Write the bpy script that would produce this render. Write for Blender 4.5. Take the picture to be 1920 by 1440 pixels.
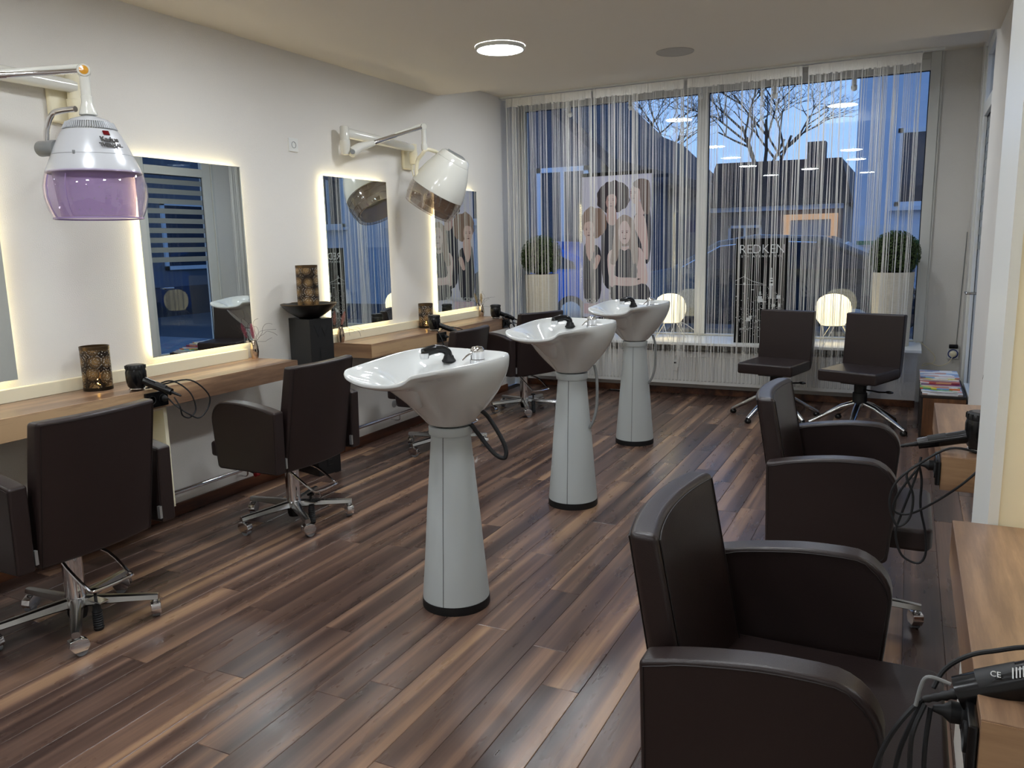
import bpy, math, random
from math import pi, sin, cos, radians
from mathutils import Vector, Matrix
random.seed(7)
for o in list(bpy.data.objects): bpy.data.objects.remove(o)
S = bpy.context.scene
COL = S.collection

# ------------------------------------------------------------------ camera, sky, exposure
def cam_axes(p, r, y):
    f = Vector((-sin(y)*cos(p), cos(y)*cos(p), -sin(p)))
    rt = Vector((cos(y), sin(y), 0)); dn = f.cross(rt)
    return cos(r)*rt+sin(r)*dn, -sin(r)*rt+cos(r)*dn, f
_r, _d, _f = cam_axes(radians(9.87), radians(1.248), radians(26.5))
cd = bpy.data.cameras.new('camera'); cam = bpy.data.objects.new('camera', cd); COL.objects.link(cam)
cd.sensor_width = 36; cd.lens = 1492/1920*36; cd.clip_start = .02; cd.clip_end = 300
m = Matrix.Identity(4)
for i in range(3):
    m[i][0] = _r[i]; m[i][1] = -_d[i]; m[i][2] = -_f[i]
m[0][3], m[1][3], m[2][3] = 0, 0, 1.4
cam.matrix_world = m
S.camera = cam
S.view_settings.view_transform = 'Standard'; S.view_settings.look = 'None'
S.view_settings.gamma = 1; S.view_settings.use_curve_mapping = False
S.view_settings.exposure = 0.0
LAMP, LED, SKY, SILL = 75.0, 11.0, 2.3, 3.2
w = bpy.data.worlds.new('dusk'); S.world = w; w.use_nodes = True
nt = w.node_tree; nt.nodes.clear()
out = nt.nodes.new('ShaderNodeOutputWorld'); bg = nt.nodes.new('ShaderNodeBackground')
tc = nt.nodes.new('ShaderNodeTexCoord'); sx = nt.nodes.new('ShaderNodeSeparateXYZ'); cr = nt.nodes.new('ShaderNodeValToRGB')
nt.links.new(tc.outputs['Generated'], sx.inputs[0]); nt.links.new(sx.outputs['Z'], cr.inputs[0])
cr.color_ramp.elements[0].position = 0.0; cr.color_ramp.elements[0].color = (.26, .40, .68, 1)
cr.color_ramp.elements[1].position = .6; cr.color_ramp.elements[1].color = (.11, .23, .52, 1)
bg.inputs['Strength'].default_value = SKY
nt.links.new(cr.outputs[0], bg.inputs[0]); nt.links.new(bg.outputs[0], out.inputs[0])

# ------------------------------------------------------------------ materials
def lin(c): return tuple(((x/255)/12.92 if x/255 <= .04045 else ((x/255+.055)/1.055)**2.4) for x in c)+(1,)
MATS = {}
def mat(name, c, rough=.5, metal=0, bump=0, bscale=60, var=0, vscale=4, spec=.5, coat=0, emit=None, es=0, trans=0, ior=1.45, alpha=1, sheen=0, bstretch=None):
    if name in MATS: return MATS[name]
    mt = bpy.data.materials.new(name); mt.use_nodes = True; MATS[name] = mt
    n = mt.node_tree; b = n.nodes['Principled BSDF']
    b.inputs['Base Color'].default_value = lin(c); b.inputs['Roughness'].default_value = rough
    b.inputs['Metallic'].default_value = metal; b.inputs['Specular IOR Level'].default_value = spec
    b.inputs['Coat Weight'].default_value = coat; b.inputs['Transmission Weight'].default_value = trans
    b.inputs['IOR'].default_value = ior; b.inputs['Alpha'].default_value = alpha
    if emit: b.inputs['Emission Color'].default_value = lin(emit); b.inputs['Emission Strength'].default_value = es
    t = n.nodes.new('ShaderNodeTexCoord'); src = t.outputs['Object']
    if bstretch:
        mp = n.nodes.new('ShaderNodeMapping'); mp.inputs['Scale'].default_value = bstretch
        n.links.new(src, mp.inputs[0]); src = mp.outputs[0]
    if bump:
        ns = n.nodes.new('ShaderNodeTexNoise'); ns.inputs['Scale'].default_value = bscale; ns.inputs['Detail'].default_value = 3
        bp = n.nodes.new('ShaderNodeBump'); bp.inputs['Strength'].default_value = bump; bp.inputs['Distance'].default_value = .01
        n.links.new(src, ns.inputs[0]); n.links.new(ns.outputs[0], bp.inputs['Height']); n.links.new(bp.outputs[0], b.inputs['Normal'])
    if var:
        ns = n.nodes.new('ShaderNodeTexNoise'); ns.inputs['Scale'].default_value = vscale; ns.inputs['Detail'].default_value = 4
        mx = n.nodes.new('ShaderNodeMix'); mx.data_type = 'RGBA'
        mx.inputs[6].default_value = lin(tuple(max(0, x*(1-var)) for x in c)); mx.inputs[7].default_value = lin(tuple(min(255, x*(1+var)) for x in c))
        n.links.new(src, ns.inputs[0]); n.links.new(ns.outputs[0], mx.inputs[0]); n.links.new(mx.outputs[2], b.inputs['Base Color'])
    return mt

def wood(name, cols, axis='Y', rough=.35, freq=14, plank=False, bump=.05):
    mt = bpy.data.materials.new(name); mt.use_nodes = True; n = mt.node_tree; b = n.nodes['Principled BSDF']; L = n.links.new
    t = n.nodes.new('ShaderNodeTexCoord'); src = t.outputs['Object']
    if plank:
        oi = n.nodes.new('ShaderNodeObjectInfo'); cx = n.nodes.new('ShaderNodeCombineXYZ')
        mu = n.nodes.new('ShaderNodeMath'); mu.operation = 'MULTIPLY'; mu.inputs[1].default_value = 57.0
        L(oi.outputs['Random'], mu.inputs[0]); L(mu.outputs[0], cx.inputs[0]); L(mu.outputs[0], cx.inputs[1])
        va = n.nodes.new('ShaderNodeVectorMath'); va.operation = 'ADD'; L(src, va.inputs[0]); L(cx.outputs[0], va.inputs[1]); src = va.outputs[0]
    mp = n.nodes.new('ShaderNodeMapping')
    lo = .09 if not plank else .022
    mp.inputs['Scale'].default_value = {'Y': (1, lo, 1), 'X': (lo, 1, 1), 'Z': (1, 1, lo)}[axis]
    L(src, mp.inputs[0])
    n1 = n.nodes.new('ShaderNodeTexNoise'); n1.inputs['Scale'].default_value = freq; n1.inputs['Detail'].default_value = 1.6; n1.inputs['Distortion'].default_value = .5
    n2 = n.nodes.new('ShaderNodeTexNoise'); n2.inputs['Scale'].default_value = freq*7; n2.inputs['Detail'].default_value = 5; n2.inputs['Roughness'].default_value = .65
    L(mp.outputs[0], n1.inputs[0]); L(mp.outputs[0], n2.inputs[0])
    ad = n.nodes.new('ShaderNodeMix'); ad.data_type = 'FLOAT'; ad.inputs[0].default_value = .28 if not plank else .17
    L(n1.outputs[0], ad.inputs[2]); L(n2.outputs[0], ad.inputs[3])
    rp = n.nodes.new('ShaderNodeValToRGB'); e = rp.color_ramp.elements
    pos = [.34, .45, .53, .60, .68] if plank else [.36, .46, .54, .63]
    while len(e) < len(cols): e.new(.5)
    for k, c in enumerate(cols): e[k].position = pos[k]; e[k].color = lin(c)
    L(ad.outputs[0], rp.inputs[0]); col = rp.outputs[0]
    if plank:
        n3 = n.nodes.new('ShaderNodeTexNoise'); n3.inputs['Scale'].default_value = 14; n3.inputs['Detail'].default_value = 3; n3.inputs['Roughness'].default_value = .55
        m3 = n.nodes.new('ShaderNodeMapping'); m3.inputs['Scale'].default_value = (1, .22, 1); L(src, m3.inputs[0]); L(m3.outputs[0], n3.inputs[0])
        r3 = n.nodes.new('ShaderNodeMapRange'); r3.inputs[1].default_value = .3; r3.inputs[2].default_value = .7; r3.inputs[3].default_value = .86; r3.inputs[4].default_value = 1.13
        L(n3.outputs[0], r3.inputs[0])
        hv = n.nodes.new('ShaderNodeHueSaturation'); L(col, hv.inputs['Color']); L(r3.outputs[0], hv.inputs['Value']); col = hv.outputs[0]
        r4 = n.nodes.new('ShaderNodeMapRange'); r4.inputs[3].default_value = rough-.05; r4.inputs[4].default_value = rough+.13
        L(n3.outputs[0], r4.inputs[0]); L(r4.outputs[0], b.inputs['Roughness'])
    else: b.inputs['Roughness'].default_value = rough
    L(col, b.inputs['Base Color'])
    bp = n.nodes.new('ShaderNodeBump'); bp.inputs['Strength'].default_value = bump; bp.inputs['Distance'].default_value = .004
    L(n2.outputs[0], bp.inputs['Height']); L(bp.outputs[0], b.inputs['Normal'])
    MATS[name] = mt; return mt

def glass_mat(name, tint=(1, 1, 1), refl=.06, rough=0.0):
    # clear pane: straight-through light plus a view-angle dependent mirror share
    mt = bpy.data.materials.new(name); mt.use_nodes = True; n = mt.node_tree; n.nodes.clear(); L = n.links.new
    o = n.nodes.new('ShaderNodeOutputMaterial'); tr = n.nodes.new('ShaderNodeBsdfTransparent'); gl = n.nodes.new('ShaderNodeBsdfGlossy'); mx = n.nodes.new('ShaderNodeMixShader')
    tr.inputs[0].default_value = tint+(1,); gl.inputs['Roughness'].default_value = rough
    lw = n.nodes.new('ShaderNodeLayerWeight'); lw.inputs[0].default_value = .5
    pw = n.nodes.new('ShaderNodeMath'); pw.operation = 'POWER'; pw.inputs[1].default_value = 4
    mr = n.nodes.new('ShaderNodeMapRange'); mr.inputs[3].default_value = refl; mr.inputs[4].default_value = 1
    L(lw.outputs['Facing'], pw.inputs[0]); L(pw.outputs[0], mr.inputs[0]); L(mr.outputs[0], mx.inputs[0])
    L(tr.outputs[0], mx.inputs[1]); L(gl.outputs[0], mx.inputs[2]); L(mx.outputs[0], o.inputs[0])
    MATS[name] = mt; return mt

WALL = mat('wall_paint', (226, 223, 217), .85, bump=.25, bscale=220, spec=.2)
CEIL = mat('ceiling_paint', (226, 219, 207), .9, spec=.1)
WHITE = mat('white_lacquer', (225, 226, 222), .35)
FRAME = mat('window_frame_white', (214, 214, 208), .4)
CREAM = mat('cream_plastic', (232, 224, 196), .3)
CREAMW = mat('cream_wall_paint', (230, 220, 192), .8, spec=.2)
SKIRT = wood('skirting_wood', [(52, 26, 14), (78, 42, 24), (96, 55, 32), (120, 74, 44)], 'Y', .4, 10)
PLANK = wood('plank_vinyl', [(56, 42, 38), (76, 58, 51), (98, 76, 65), (126, 98, 80), (156, 124, 96)], 'Y', .25, 11, plank=True, bump=.08)
WALNUT = wood('walnut_laminate', [(102, 78, 61), (127, 99, 78), (154, 122, 95), (188, 156, 119)], 'Y', .3, 9)
WALNUTX = wood('walnut_end', [(108, 80, 58), (132, 100, 74), (150, 116, 86), (168, 134, 100)], 'X', .35, 9)
WALNUTZ = wood('walnut_upright', [(66, 40, 22), (96, 62, 36), (120, 80, 48), (146, 104, 66)], 'Z', .35, 12)
LEATHER = mat('brown_leatherette', (40, 30, 29), .36, bump=.08, bscale=350, spec=.5, var=.06, vscale=8)
SEAM = mat('seam_thread', (30, 22, 21), .6)
CHROME = mat('chrome', (228, 228, 230), .09, 1)
BRUSHED = mat('polished_aluminium', (190, 190, 190), .24, 1)
SILVER = mat('satin_silver', (176, 178, 178), .35, .7)
BLACKP = mat('black_plastic', (16, 16, 17), .2)
BLACKM = mat('black_matt', (20, 20, 21), .55)
RUBBER = mat('dark_rubber', (24, 25, 27), .6)
CERAMIC = mat('white_ceramic', (208, 210, 208), .07, coat=.4)
PED = mat('pedestal_grey', (182, 188, 188), .45, spec=.4)
MIRROR = mat('mirror_silver', (232, 238, 236), 0, 1)
RAD = mat('radiator_enamel', (232, 233, 230), .35)
CURT = mat('string_white', (228, 226, 220), .8, spec=.1)
HEAD = mat('curtain_header', (236, 234, 228), .85, spec=.1, bump=.6, bscale=40, bstretch=(6, 1, 1))
LAMPM = mat('lamp_diffuser', (255, 255, 255), .5, emit=(243, 249, 255), es=LAMP)
LEDM = mat('led_strip', (255, 240, 200), .5, emit=(255, 236, 188), es=LED)
SHADE = mat('lamp_shade', (255, 248, 225), .7, emit=(255, 238, 190), es=SILL*.4)
BULB = SHADE
FLAME = mat('candle_flame', (255, 220, 150), .5, emit=(255, 190, 90), es=30)
WAX = mat('candle_wax', (240, 228, 200), .5)
BRONZE = mat('bronze_metal', (82, 66, 46), .38, .8)
BRONZED = mat('bronze_dark', (40, 32, 24), .4, .7)
VASEM = mat('vase_chrome', (196, 178, 160), .08, 1)
TWIG = mat('twig', (74, 62, 56), .8)
PINK = mat('dried_pink', (168, 96, 112), .9, var=.25, vscale=80)
STRAW = mat('dried_straw', (206, 180, 130), .9, var=.2, vscale=80)
DUSTY = mat('dried_rose', (170, 120, 108), .9, var=.25, vscale=80)
LEAF = mat('box_leaf', (62, 78, 40), .6, var=.5, vscale=30)
LEAFD = mat('box_core', (22, 28, 16), .9)
POT = mat('planter_linen', (214, 206, 188), .8, bump=.35, bscale=40, bstretch=(1, 1, 9), var=.08, vscale=30)
SPEAK = mat('speaker_mesh', (178, 174, 166), .7)
GLASS = glass_mat('window_glass', (.95, .97, .98), .05)
FILM = mat('frosted_film', (150, 154, 152), .7, alpha=.75)
PURPLE = glass_mat('visor_purple', (.85, .77, .91), .06)
SMOKE = glass_mat('visor_smoke', (.72, .66, .62), .22, .08)
INNERP = mat('visor_inner_purple', (188, 168, 206), .35, alpha=.5)
INNERS = mat('visor_inner_smoke', (170, 154, 140), .25, .3, alpha=.7)
PEARL = mat('pearl_white', (200, 202, 206), .24, .15, coat=.4)
IVORY = mat('ivory_gloss', (218, 217, 208), .14, coat=.4)
GREYP = mat('grey_plastic', (128, 130, 130), .4)
DGREY = mat('dark_grey_print', (52, 50, 48), .5)
AMBER = mat('amber_cap', (214, 150, 30), .25, coat=.5)
REDM = mat('red_plastic', (150, 20, 24), .3)
DRED = mat('dark_red_window', (96, 12, 18), .15)
BLUEP = mat('blue_ring', (42, 56, 120), .4)
PILLM = mat('pillar_black', (24, 24, 25), .32)
SIGNB = mat('sign_black', (8, 8, 9), .5, spec=.15)
PRINTW = mat('print_white', (214, 216, 216), .6)
PAPER = mat('poster_lavender', (200, 200, 222), .6)
PSKIN = [mat('print_skin_%d' % i, c, .6) for i, c in enumerate([(186, 152, 146), (210, 182, 178), (206, 174, 166), (216, 192, 190)])]
PHAIR = [mat('print_hair_%d' % i, c, .6) for i, c in enumerate([(60, 50, 56), (112, 94, 88), (138, 112, 98), (158, 140, 130)])]
PDARK = mat('print_dress', (44, 44, 58), .6); PFEAT = mat('print_features', (104, 66, 66), .6); PPINK = mat('print_pink', (206, 178, 190), .6)

# ------------------------------------------------------------------ mesh builder
class B:
    def __init__(s): s.v = []; s.f = []; s.mi = []; s.cm = 0; s.sm = []
    def add(s, vs, fs, smooth=False):
        k = len(s.v); s.v += [tuple(v) for v in vs]
        for f in fs: s.f.append(tuple(i+k for i in f)); s.mi.append(s.cm); s.sm.append(smooth)
        return s
    def box(s, c, d, M=None):
        x, y, z = d[0]/2, d[1]/2, d[2]/2
        vs = [Vector((sx*x, sy*y, sz*z)) for sx in (-1, 1) for sy in (-1, 1) for sz in (-1, 1)]
        if M: vs = [M @ v for v in vs]
        vs = [v+Vector(c) for v in vs]
        return s.add(vs, [(0, 1, 3, 2), (4, 6, 7, 5), (0, 4, 5, 1), (2, 3, 7, 6), (0, 2, 6, 4), (1, 5, 7, 3)])
    def bb(s, a, b):
        return s.box([(a[i]+b[i])/2 for i in range(3)], [abs(b[i]-a[i]) for i in range(3)])
    def tube(s, pts, r, n=10, cap=True, closed=False, flat=1.0):
        pts = [Vector(p) for p in pts]; N = len(pts)
        rs = r if isinstance(r, (list, tuple)) else [r]*N
        prev = None; vs = []
        for i, p in enumerate(pts):
            if closed: t = (pts[(i+1) % N]-pts[i-1])
            else: t = pts[min(i+1, N-1)]-pts[max(i-1, 0)]
            t.normalize()
            if prev is None:
                a = Vector((0, 0, 1)) if abs(t.z) < .9 else Vector((1, 0, 0)); u = t.cross(a).normalized()
            else: u = (prev-t*prev.dot(t)).normalized()
            prev = u; wv = t.cross(u)
            for k in range(n):
                an = 2*pi*k/n; vs.append(p+(u*cos(an)+wv*sin(an)*flat)*rs[i])
        fs = []
        for i in range(N if closed else N-1):
            j = (i+1) % N
            for k in range(n): fs.append((i*n+k, i*n+(k+1) % n, j*n+(k+1) % n, j*n+k))
        s.add(vs, fs, True)
        if cap and not closed:
            k0 = len(s.v)-len(vs)
            s.f.append(tuple(k0+k for k in reversed(range(n)))); s.mi.append(s.cm); s.sm.append(False)
            s.f.append(tuple(k0+(N-1)*n+k for k in range(n))); s.mi.append(s.cm); s.sm.append(False)
        return s
    def lathe(s, prof, c=(0, 0, 0), n=32, M=None, cap=True, arc=None):
        c = Vector(c); vs = []
        for (r, z) in prof:
            for k in range(n):
                a = 2*pi*k/n if arc is None else arc[0]+(arc[1]-arc[0])*k/(n-1)
                v = Vector((r*cos(a), r*sin(a), z)); vs.append((M @ v if M else v)+c)
        fs = []; nn = n if arc is None else n-1
        for i in range(len(prof)-1):
            for k in range(nn): fs.append((i*n+k, i*n+(k+1) % n, (i+1)*n+(k+1) % n, (i+1)*n+k))
        k0 = len(s.v); s.add(vs, fs, True)
        if cap and arc is None:
            if prof[0][0] > 1e-4: s.f.append(tuple(k0+k for k in reversed(range(n)))); s.mi.append(s.cm); s.sm.append(False)
            if prof[-1][0] > 1e-4: s.f.append(tuple(k0+(len(prof)-1)*n+k for k in range(n))); s.mi.append(s.cm); s.sm.append(False)
        return s
    def prism(s, poly, d, M=None, c=(0, 0, 0)):
        # poly in local XY, extruded +-d/2 along Z, then M and c
        n = len(poly); vs = [Vector((p[0], p[1], -d/2)) for p in poly]+[Vector((p[0], p[1], d/2)) for p in poly]
        if M: vs = [M @ v for v in vs]
        vs = [v+Vector(c) for v in vs]
        return s.add(vs, [tuple(reversed(range(n))), tuple(range(n, 2*n))]+[(k, (k+1) % n, n+(k+1) % n, n+k) for k in range(n)])
    def sphere(s, c, r, n=16, k=10, sc=(1, 1, 1), M=None):
        prof = [(max(1e-5, r*sin(pi*i/k)), -r*cos(pi*i/k)) for i in range(k+1)]
        Ms = Matrix.Diagonal(sc)
        return s.lathe(prof, c, n, (M @ Ms) if M else Ms, cap=False)
    def mesh(s, name, mats):
        me = bpy.data.meshes.new(name); me.from_pydata(s.v, [], s.f)
        for mt in (mats if isinstance(mats, (list, tuple)) else [mats]): me.materials.append(mt)
        me.polygons.foreach_set('material_index', s.mi); me.polygons.foreach_set('use_smooth', s.sm)
        me.update()
        if any(s.sm): me.set_sharp_from_angle(angle=radians(42))
        return me
def link(name, me, parent=None):
    o = bpy.data.objects.new(name, me); COL.objects.link(o)
    if parent: o.parent = parent
    return o
def part(name, b, mt, parent=None, bevel=0, seg=2, label=None, smooth=False, subsurf=0, kind=None):
    if smooth: b.sm = [True]*len(b.sm)
    o = link(name, b.mesh(name, mt), parent)
    if bevel:
        md = o.modifiers.new('bevel', 'BEVEL'); md.width = bevel; md.segments = seg; md.limit_method = 'ANGLE'; md.angle_limit = radians(38); md.harden_normals = False
        o.data.polygons.foreach_set('use_smooth', [True]*len(o.data.polygons)); md.harden_normals = False
        wn = o.modifiers.new('wn', 'WEIGHTED_NORMAL'); wn.keep_sharp = True
    if subsurf:
        md = o.modifiers.new('sub', 'SUBSURF'); md.levels = subsurf; md.render_levels = subsurf
    if label: o['label'] = label
    if kind: o['kind'] = kind
    return o
def tag(o, label, cat, group=None, kind=None):
    o['label'] = label; o['category'] = cat
    if group: o['group'] = group
    if kind: o['kind'] = kind
    return o
def thing(name, label, cat, loc=(0, 0, 0), rz=0, group=None):
    o = bpy.data.objects.new(name, None); COL.objects.link(o); o.empty_display_size = .05
    o.location = loc; o.rotation_euler = (0, 0, rz)
    return tag(o, label, cat, group)
def struct(name, b, mt, bevel=0, parent=None, smooth=False):
    o = part(name, b, mt, parent, bevel, smooth=smooth)
    if not parent: o['kind'] = 'structure'
    return o
def dup(root, loc, rz=None, label=None, group=None):
    r = root.copy(); COL.objects.link(r); r.location = loc
    if rz is not None: r.rotation_euler = (0, 0, rz)
    if label: r['label'] = label
    if group: r['group'] = group
    for ch in list(root.children):
        c = ch.copy(); COL.objects.link(c); c.parent = r
        for g in list(ch.children):
            d = g.copy(); COL.objects.link(d); d.parent = c
    return r
def spline(pts, k=6, closed=False):
    P = [Vector(p) for p in pts]; o = []; N = len(P)
    for i in range(N if closed else N-1):
        if closed: p0, p1, p2, p3 = P[i-1], P[i], P[(i+1) % N], P[(i+2) % N]
        else: p0, p1, p2, p3 = P[max(i-1, 0)], P[i], P[i+1], P[min(i+2, N-1)]
        for j in range(k):
            t = j/k
            o.append(.5*((2*p1)+(p2-p0)*t+(2*p0-5*p1+4*p2-p3)*t*t+(3*p1-p0-3*p2+p3)*t**3))
    if not closed: o.append(P[-1])
    return o
def rot_to(d):
    return Vector(d).to_track_quat('Z', 'Y').to_matrix()
def RX(a): return Matrix.Rotation(a, 3, 'X')
def RY(a): return Matrix.Rotation(a, 3, 'Y')
def RZ(a): return Matrix.Rotation(a, 3, 'Z')
def text_mesh(txt, size, extrude=.0008, spacing=1.0, bold=0, align='CENTER'):
    cu = bpy.data.curves.new('lettering', 'FONT'); cu.body = txt; cu.size = size; cu.extrude = extrude; cu.space_character = spacing; cu.offset = bold
    cu.align_x = align; cu.align_y = 'CENTER'; cu.resolution_u = 3
    o = bpy.data.objects.new('lettering', cu); COL.objects.link(o)
    dg = bpy.context.evaluated_depsgraph_get(); me = bpy.data.meshes.new_from_object(o.evaluated_get(dg))
    bpy.data.objects.remove(o); return me
def letters(name, txt, size, M, loc, mt, parent, **k):
    me = text_mesh(txt, size, **k); me.materials.clear(); me.materials.append(mt)
    for v in me.vertices: v.co = M @ v.co+Vector(loc)
    return link(name, me, parent)
# text planes: local XY of the text -> world
M_CAM = Matrix(((1, 0, 0), (0, 0, -1), (0, 1, 0)))   # reads from -y side
M_BACK = Matrix(((-1, 0, 0), (0, 0, 1), (0, 1, 0)))  # reads from +y side
M_PX = Matrix(((0, 0, 1), (1, 0, 0), (0, 1, 0)))     # reads from +x side

# ------------------------------------------------------------------ room shell
XL, XR, Y0, YG = -3.482, .40, -2.6, 7.55
struct('floor', B().bb((XL-.1, Y0, -.06), (.5, 7.6, -.009)), mat('floor_screed', (40, 30, 26), .8))
floor = bpy.data.objects['floor']
PW, PLN = .1305, 1.22
pb = B(); c = .0016; x, y, z0, z1 = PW/2-.0004, PLN/2-.0004, -.008, 0.0
lo = [(-x, -y), (x, -y), (x, y), (-x, y)]; hi = [(-x+c, -y+c), (x-c, -y+c), (x-c, y-c), (-x+c, y-c)]
pb.add([(a, b_, z0) for a, b_ in lo]+[(a, b_, z1-c*.8) for a, b_ in lo]+[(a, b_, z1) for a, b_ in hi],
       [(8, 9, 10, 11)]+[(k, (k+1) % 4, 4+(k+1) % 4, 4+k) for k in range(4)]+[(4+k, 4+(k+1) % 4, 8+(k+1) % 4, 8+k) for k in range(4)])
pme = pb.mesh('plank', PLANK)
for i in range(30):
    px = XL+.03+PW*(i+.5)-.02
    if px+PW/2 > .47: break
    off = random.random()*PLN
    for j in range(-1, 9):
        py = Y0+off+PLN*j
        if py-PLN/2 > 7.28 or py+PLN/2 < Y0: continue
        if py+PLN/2 > 7.60 or py-PLN/2 < Y0-.9: 
            if py-PLN/2 > 7.1: continue
        o = link('plank', pme, floor); o.location = (px, py, 0)
        if py+PLN/2 > 7.58:      # last board cut short at the window wall
            L2 = 7.58-(py-PLN/2); o.scale = (1, L2/PLN, 1); o.location.y = 7.58-L2/2
struct('wall_left', B().bb((XL-.12, Y0, -.01), (XL, 6.87, 2.86)), WALL)
struct('wall_left_recess', B().bb((-3.72, 6.87, -.01), (-3.60, 7.7, 2.95)), WALL)
struct('wall_right', B().bb((XR, Y0, -.01), (XR+.15, 6.0, 2.86)), WALL)
struct('wall_right_corner', B().bb((.42, 6.95, -.01), (.57, 7.7, 2.95)), WALL)
struct('wall_back', B().bb((XL-.1, Y0-.12, -.01), (XR+.15, Y0, 2.86)), WALL)
struct('wall_front_apron', B().bb((-3.60, 7.29, -.01), (.10, 7.56, .497)), WALL)
struct('wall_front_pier', B().bb((.137, 7.56, -.01), (.42, 7.7, 2.95)).bb((.09, 7.561, -.01), (.137, 7.7, .52)), WALL)
struct('ceiling', B().bb((XL-.1, Y0, 2.60), (XR+.1, 5.76, 2.86)), CEIL)
struct('ceiling_raised', B().bb((XL-.1, 5.76, 2.748), (.57, 6.85, 2.86)), CEIL)
struct('ceiling_window_niche', B().bb((-3.72, 6.85, 2.855), (.57, 7.7, 2.98)), CEIL)
struct('trim_ceiling_edge', B().bb((XL-.1, 6.835, 2.730), (.14, 6.86, 2.7475)), FRAME)
struct('wall_partition', B().bb((.207, 1.97, -.01), (XR, 2.10, 2.6)), CREAMW)
struct('trim_partition', B().bb((.187, 1.968, -.01), (.2069, 2.36, 2.6)), WHITE)
struct('baseboard_left', B().bb((XL, Y0, 0), (XL+.014, 6.87, .066)), SKIRT, bevel=.002)
struct('baseboard_front', B().bb((XL, 7.275, 0), (.10, 7.29, .058)), SKIRT, bevel=.002)
struct('baseboard_right', B().bb((XR-.014, 2.36, 0), (XR, 6.0, .066)), SKIRT, bevel=.002)

# window: frame, mullion, sill, double panes
wf = B(); zt, zb = 2.716, .5225
wf.bb((-3.60, YG-.03, zb), (-3.544, YG+.05, 2.855)); wf.bb((.062, YG-.03, zb), (.137, YG+.05, 2.855))
wf.bb((-3.544, YG-.03, zt), (.062, YG+.05, 2.80)); wf.bb((-3.544, YG-.005, 2.803), (.062, YG+.05, 2.855)); wf.bb((-3.544, YG-.02, zb), (.062, YG+.05, zb+.016))
struct('window_1', wf, FRAME, bevel=.004)
W1 = bpy.data.objects['window_1']
mu_ = B().bb((-1.806, YG-.03, zb+.016), (-1.707, YG+.045, zt))
part('mullion', mu_, FRAME, W1, .004)
for a, b_ in ((-3.544, -1.806), (-1.707, .062)):
    for k, yy in enumerate((YG, YG+.022)):
        part('window_pane', B().bb((a, yy, zb+.016), (b_, yy+.004, zt)), GLASS, W1)
    g = B()
    g.bb((a, YG-.004, zb+.016), (a+.007, YG+.001, zt)); g.bb((b_-.007, YG-.004, zb+.016), (b_, YG+.001, zt)); g.bb((a, YG-.004, zt-.007), (b_, YG+.001, zt))
    part('seal', g, RUBBER, W1)
part('window_sill', B().bb((-3.48, 6.95, .497), (.122, YG-.021, .5225)), WHITE, W1, .004)
struct('trim_window_right', B().bb((.137, 7.535, .5), (.152, 7.56, 2.855)), FRAME, bevel=.003)

# glazed door in the right wall
db = B(); X1, X2 = .415, .475
db.bb((X1, 6.0, 0), (X2, 6.05, 2.74)); db.bb((X1, 6.84, 0), (X2, 6.95, 2.74)); db.bb((X1, 6.05, 2.24), (X2, 6.84, 2.33))
db.bb((X1, 6.05, 2.66), (X2, 6.84, 2.74)); db.bb((X1, 6.05, 0), (X2, 6.84, .30))
struct('door_1', db, FRAME, bevel=.004)
D1 = bpy.data.objects['door_1']
part('door_pane', B().bb((.440, 6.05, .30), (.445, 6.84, 2.24)), GLASS, D1)
part('transom_pane', B().bb((.440, 6.05, 2.33), (.445, 6.84, 2.66)), GLASS, D1)
sl = B(); sl.bb((.4375, 6.05, .30), (.4395, 6.058, 2.24)); sl.bb((.4375, 6.832, .30), (.4395, 6.84, 2.24)); sl.bb((.4375, 6.05, 2.232), (.4395, 6.84, 2.24))
part('seal', sl, RUBBER, D1)
for k in range(9):
    z = 1.30+k*.105
    part('frosted_stripe', B().bb((.4385, 6.06, z), (.4398, 6.83, z+.055)), FILM, D1)
part('door_handle', B().tube(spline([(.41, 6.12, 1.02), (.36, 6.12, 1.02), (.35, 6.14, 1.02), (.35, 6.24, 1.02)], 4), .009, 8), BRUSHED, D1)
struct('wall_over_door', B().bb((.40, 5.99, 2.74), (.57, 6.96, 2.95)), WALL)
struct('trim_door_jamb', B().bb((.40, 6.955, 0), (.419, 6.985, 2.748)), FRAME, bevel=.003)

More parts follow.
